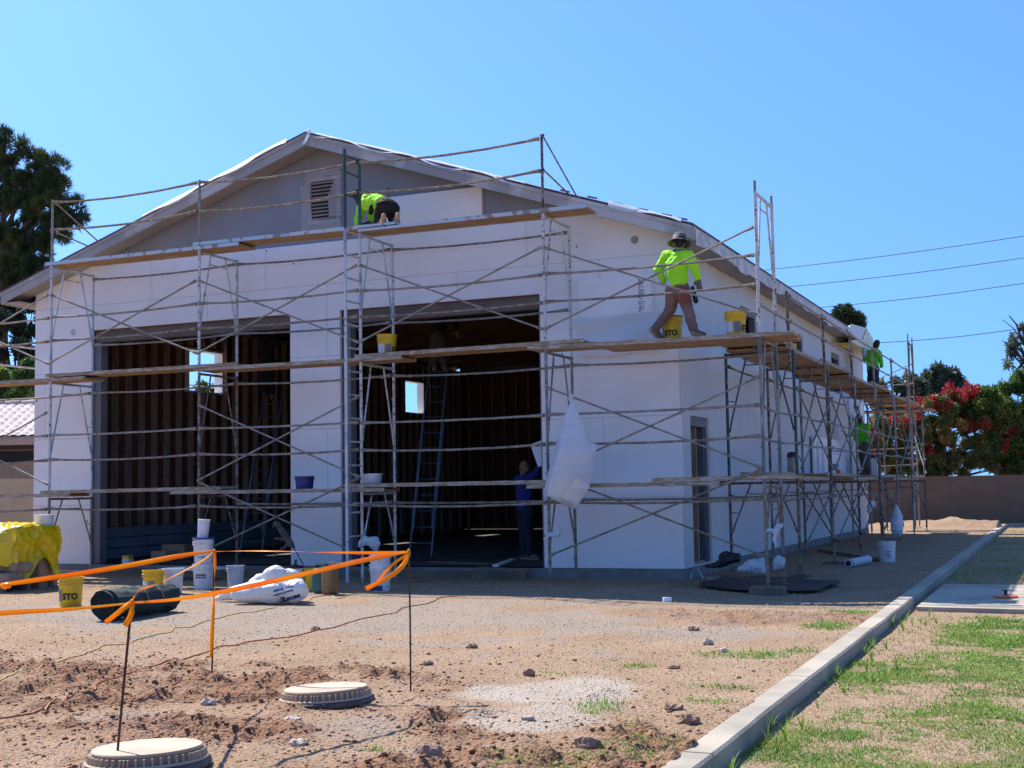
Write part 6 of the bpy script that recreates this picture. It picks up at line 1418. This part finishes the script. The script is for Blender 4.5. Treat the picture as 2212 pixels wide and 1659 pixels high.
# view through the left windows
px=[(random.uniform(380,500),random.uniform(832,870),random.uniform(6,12)) for _ in range(16)]
lob=L3(px,X=-19,dj=1); bb=at(430,1000,X=-19); tree('window_tree','sunlit leafy tree seen through the nearer window of the left wall',(bb.x,bb.y,0),(bb.x,bb.y,3.2),lob,6000,.10,'leaf_green',.5,.1,shell=.1)
# neighbour house at the left
hx=at(35,885,Y=6); hd=depth(hx)
t=thing('tiled_house','neighbouring house with a pale barrel-tile roof at the left edge','house',(-20,6,0))
fwv=Vector((-math.sin(yaw+.02),math.cos(yaw+.02),0)); rtv=Vector((fwv.y,-fwv.x,0))
ec=at(74,941,Y=6.0); 
def rp(u,v,z): return Vector((ec.x,ec.y,0))+rtv*u+fwv*v+Vector((0,0,z))
ze=ec.z; mb=MB(); P=[]
rows=9
for i in range(rows*2+1):
    s_=i/(rows*2); row=[]
    for j in range(0,241):
        u=-9+9.3*j/240; z=ze+.95*s_+.035*abs(math.sin(j*PI/6))+(.03 if i%2 else 0)
        row.append(rp(u,2.6*s_,z))
    P.append(row)
mb.grid(P); mb.build('roof','tile_roof',t)
mb=MB()
for j in range(22):
    u=-9+.43*j; mb.tube([rp(u,2.62,ze+.98),rp(u+.42,2.62,ze+1.0)],[.085,.10],10)
mb.build('ridge_caps','tile_roof',t)
mb=MB(); mb.add([rp(-9,.0,ze-.02),rp(.3,.0,ze-.02),rp(.3,.0,ze-.22),rp(-9,.0,ze-.22),rp(-9,.08,ze-.02),rp(.3,.08,ze-.02),rp(.3,.08,ze-.22),rp(-9,.08,ze-.22)],[(0,1,2,3),(4,7,6,5),(0,4,5,1),(3,2,6,7),(0,3,7,4),(1,5,6,2)]); mb.build('fascia','stucco_tan',t)
mb=MB(); mb.add([rp(-9,1.2,0),rp(.1,1.2,0),rp(.1,1.2,ze-.3),rp(-9,1.2,ze-.3),rp(-9,5,0),rp(.1,5,0),rp(.1,5,ze+.2),rp(-9,5,ze+.2)],[(0,1,2,3),(1,5,6,2),(4,7,6,5),(0,3,7,4)]); mb.build('wall','stucco_tan',t)
mb=MB(); mb.add([rp(-9,1.19,ze-.32),rp(.1,1.19,ze-.32),rp(.1,1.19,ze-.62),rp(-9,1.19,ze-.62)],[(0,1,2,3)]); mb.build('painted_patio_shade','painted_dark',t)  # dark strip on the wall paints the shade of the covered patio
mb=MB(); mb.add([rp(-9,2.7,ze+.95),rp(.3,2.7,ze+.95),rp(.3,5.4,ze-.1),rp(-9,5.4,ze-.1)],[(0,1,2,3)]); mb.build('rear_roof','tile_roof',t)
# block walls
def bw_mat(nm,col,mort):
    m_=mat(nm,col,rough=.95,bump=.002); n=m_.node_tree.nodes;L=m_.node_tree.links; tc=n.new('ShaderNodeTexCoord'); br=n.new('ShaderNodeTexBrick'); br.inputs['Color1'].default_value=col+(1,); br.inputs['Color2'].default_value=tuple(c*.88 for c in col)+(1,); br.inputs['Mortar'].default_value=mort+(1,)
    br.inputs['Scale'].default_value=1; br.inputs['Brick Width'].default_value=.42; br.inputs['Row Height'].default_value=.205; br.inputs['Mortar Size'].default_value=.006; br.inputs['Mortar Smooth'].default_value=.4
    sx=n.new('ShaderNodeSeparateXYZ'); cb=n.new('ShaderNodeCombineXYZ'); L.new(tc.outputs['Object'],sx.inputs[0]); ad=n.new('ShaderNodeMath'); ad.operation='ADD'; L.new(sx.outputs[0],ad.inputs[0]); L.new(sx.outputs[1],ad.inputs[1]); L.new(ad.outputs[0],cb.inputs[0]); L.new(sx.outputs[2],cb.inputs[1]); L.new(cb.outputs[0],br.inputs[0]); L.new(br.outputs[0],n['Principled BSDF'].inputs['Base Color'])
bw_mat('block_brown',(.20,.135,.09),(.17,.10,.072)); bw_mat('block_tan',(.27,.22,.17),(.23,.185,.145))
mb=MB(); mb.add([(-3.5,23.6,-.2),(14,32.5,-.2),(13.9,32.7,-.2),(-3.6,23.8,-.2),(-3.5,23.6,1.56),(14,32.5,1.56),(13.9,32.7,1.56),(-3.6,23.8,1.56)],[(0,1,5,4),(1,2,6,5),(2,3,7,6),(3,0,4,7),(4,5,6,7)])
solo(mb,'block_wall','block_brown','long brown block wall behind the flowering bush at the right','wall')
mb=MB(); mb.box((-17.9,-3,-.2),(-17.7,22,1.83)); solo(mb,'block_wall','block_tan','tan block wall beyond the yellow tarp at the left edge','wall')
# oleander hedge with red flowers
def along(x_): # point on the wall line behind picture x
    A0=Vector((-3.5,24.9,0));B0=Vector((14,33.8,0)); best=None
    for i in range(200):
        p=A0.lerp(B0,i/199); px_,_=proj((p.x,p.y,1.5))
        if best is None or abs(px_-x_)<best[0]: best=(abs(px_-x_),p)
    return best[1]
def hl(px):
    out=[]
    for (x_,y_,r_) in px:
        b_=along(x_); p=CAM+ray(x_,y_)*(depth((b_.x,b_.y,1.5))+random.uniform(-.3,1.2)); rr=r_/FPX*depth(p); out.append(((p.x,p.y,p.z),rr*np.array([1,1,1.])))
    return out
px=[]
for _ in range(330):
    x_=random.uniform(1878,2212); topy=np.interp(x_,[1878,1960,2000,2050,2100,2150,2212],[905,905,865,850,835,870,905]); px.append((x_,random.uniform(topy,1024),random.uniform(7,13)))
fl=[(x_,y_,r_*1.15) for (x_,y_,r_) in px if y_<np.interp(x_,[1878,2212],[985,960]) and random.random()<.42]+[(random.uniform(2040,2120),random.uniform(832,862),8) for _ in range(34)]+[(random.uniform(1960,2030),random.uniform(862,890),7) for _ in range(26)]
b_=along(2040); tree('oleander_bush','large bush with red blossoms above the brown block wall at the right',(b_.x,b_.y,0),(b_.x,b_.y,3.2),hl(px),110000,.15,'leaf_oleander',.22,.10,'bush',(hl(fl),22000,.060,'flower_red'),shell=.1)
px=[]
for _ in range(240):
    x_=random.uniform(2080,2300); topy=np.interp(x_,[2080,2120,2160,2190,2212,2300],[862,838,835,815,800,800]); px.append((x_,random.uniform(topy,1015),random.uniform(9,18)))
px=[q for q in px if not(q[0]<2130 and q[1]>900)]
b_=along(2200); tree('green_tree','bright green leafy tree at the right edge beside the red blossoms',(b_.x,b_.y,0),(b_.x,b_.y,3.4),hl(px),80000,.13,'leaf_green',.4,.14,shell=.1)
def far_tree(name,label,X0,X1,tops,bot,Y,n,size,m_,asp=.35,nl=60,rr=(7,13),cat='tree',sh=.1):
    px=[]
    for _ in range(nl):
        x_=random.uniform(X0,X1); ty=np.interp(x_,[a[0] for a in tops],[a[1] for a in tops]); px.append((x_,ty+ (bot-ty)*random.random()**1.3,random.uniform(*rr)))
    c=at((X0+X1)/2,1000,Y=Y); return tree(name,label,(c.x,c.y,0),(c.x,c.y,at((X0+X1)/2,min(a[1] for a in tops)+12,Y=Y).z),L3(px,Y=Y,dj=1.5),n,size,m_,asp,.15,shell=sh)
far_tree('gray_green_tree','airy gray-green tree behind the red-flowered bush',1985,2085,[(1985,830),(2005,800),(2030,790),(2060,800),(2085,830)],900,38,9000,.22,'leaf_gray',.3,60,(6,11))
far_tree('shrub_tree','low olive green tree seen between the far scaffold posts',1890,1995,[(1890,830),(1930,810),(1995,820)],930,36,12000,.2,'leaf_gray',.35,60,(8,14))
far_tree('conifer','small bushy conifer top above the far roof edge',1792,1862,[(1792,690),(1810,672),(1828,668),(1846,680),(1862,692)],735,45,14000,.28,'leaf_olive' if 'leaf_olive' in MAT else 'needles',.2,46,(6,10))
far_tree('twiggy_tree','thin twiggy tree leaning in from the right image edge',2172,2290,[(2172,745),(2200,700),(2290,690)],800,30,3000,.16,'leaf_gray',.3,40,(5,10))
bt=at(2240,760,Y=30); mb=MB()
for (pts) in ([(2260,800),(2212,745),(2190,710),(2165,690)],[(2212,745),(2195,700),(2180,682)],[(2260,790),(2212,782),(2190,760),(2165,735)],[(2212,782),(2195,800),(2178,825)],[(2190,760),(2175,765)]):
    mb.tube([at(x_,y_,Y=30) for x_,y_ in pts],[.05,.03,.018,.01][:len(pts)] if len(pts)>2 else [.02,.008],5)
solo(mb,'bare_branches','bark','thin bare branches of the twiggy tree at the right edge','branches')
# power lines
for i,((xa,ya),(xb,yb)) in enumerate((((1650,584),(2212,510)),((1700,620),(2212,557)),((1775,664),(2212,612)),((1905,740),(2190,712)))):
    a=at(xa,ya,Y=60);b_=at(xb,yb,Y=60); d_=(b_-a); mb=MB(); pts=[a-d_*3+Vector((0,0,0))]+[a.lerp(b_,t_/6)-Vector((0,0,.10*math.sin(t_/6*PI))) for t_ in range(7)]+[b_+d_*2]
    mb.tube(pts,.022,5); solo(mb,'power_line','cable','%s power line crossing the sky at the right'%['topmost','second','third','lowest'][i],'power line','power lines')
# writing on the rubbish bag: lay each flat text onto the bag surface
bpy.context.view_layer.update(); dg=bpy.context.evaluated_depsgraph_get()
bag=[o for o in wb.children][0]; be=bag.evaluated_get(dg); inv=be.matrix_world.inverted()
for s_,sz,x_,y_,par in BAGTXT:
    v,f=text_geo(s_,sz,-.2,.002 if sz<.05 else .004); out=[];ok=True; c=CAM+ray(x_,y_)*depth(ground_at(x_,1300)); d0_=(c-CAM).normalized(); ex=Vector((math.cos(.55),math.sin(.55),0)); ex=(ex+Vector((0,0,.26))).normalized(); ey=ex.cross(Vector((d0_.x,d0_.y,0)).normalized()); 
    for (a,b,_) in v:
        p=c-ex*a*1.0-ey*b if True else c
        hit=be.ray_cast(inv@CAM,(inv.to_3x3()@(p-CAM)).normalized())
        if not hit[0]: ok=False;break
        h=be.matrix_world@hit[1]; out.append(h-(h-CAM).normalized()*.006)
    if ok: mb=MB(); mb.add(out,f); mb.build('lettering','ink_blue',par)
for o in list(WB.children)+[WB]: bpy.data.objects.remove(o)
print('objects',len(bpy.data.objects))
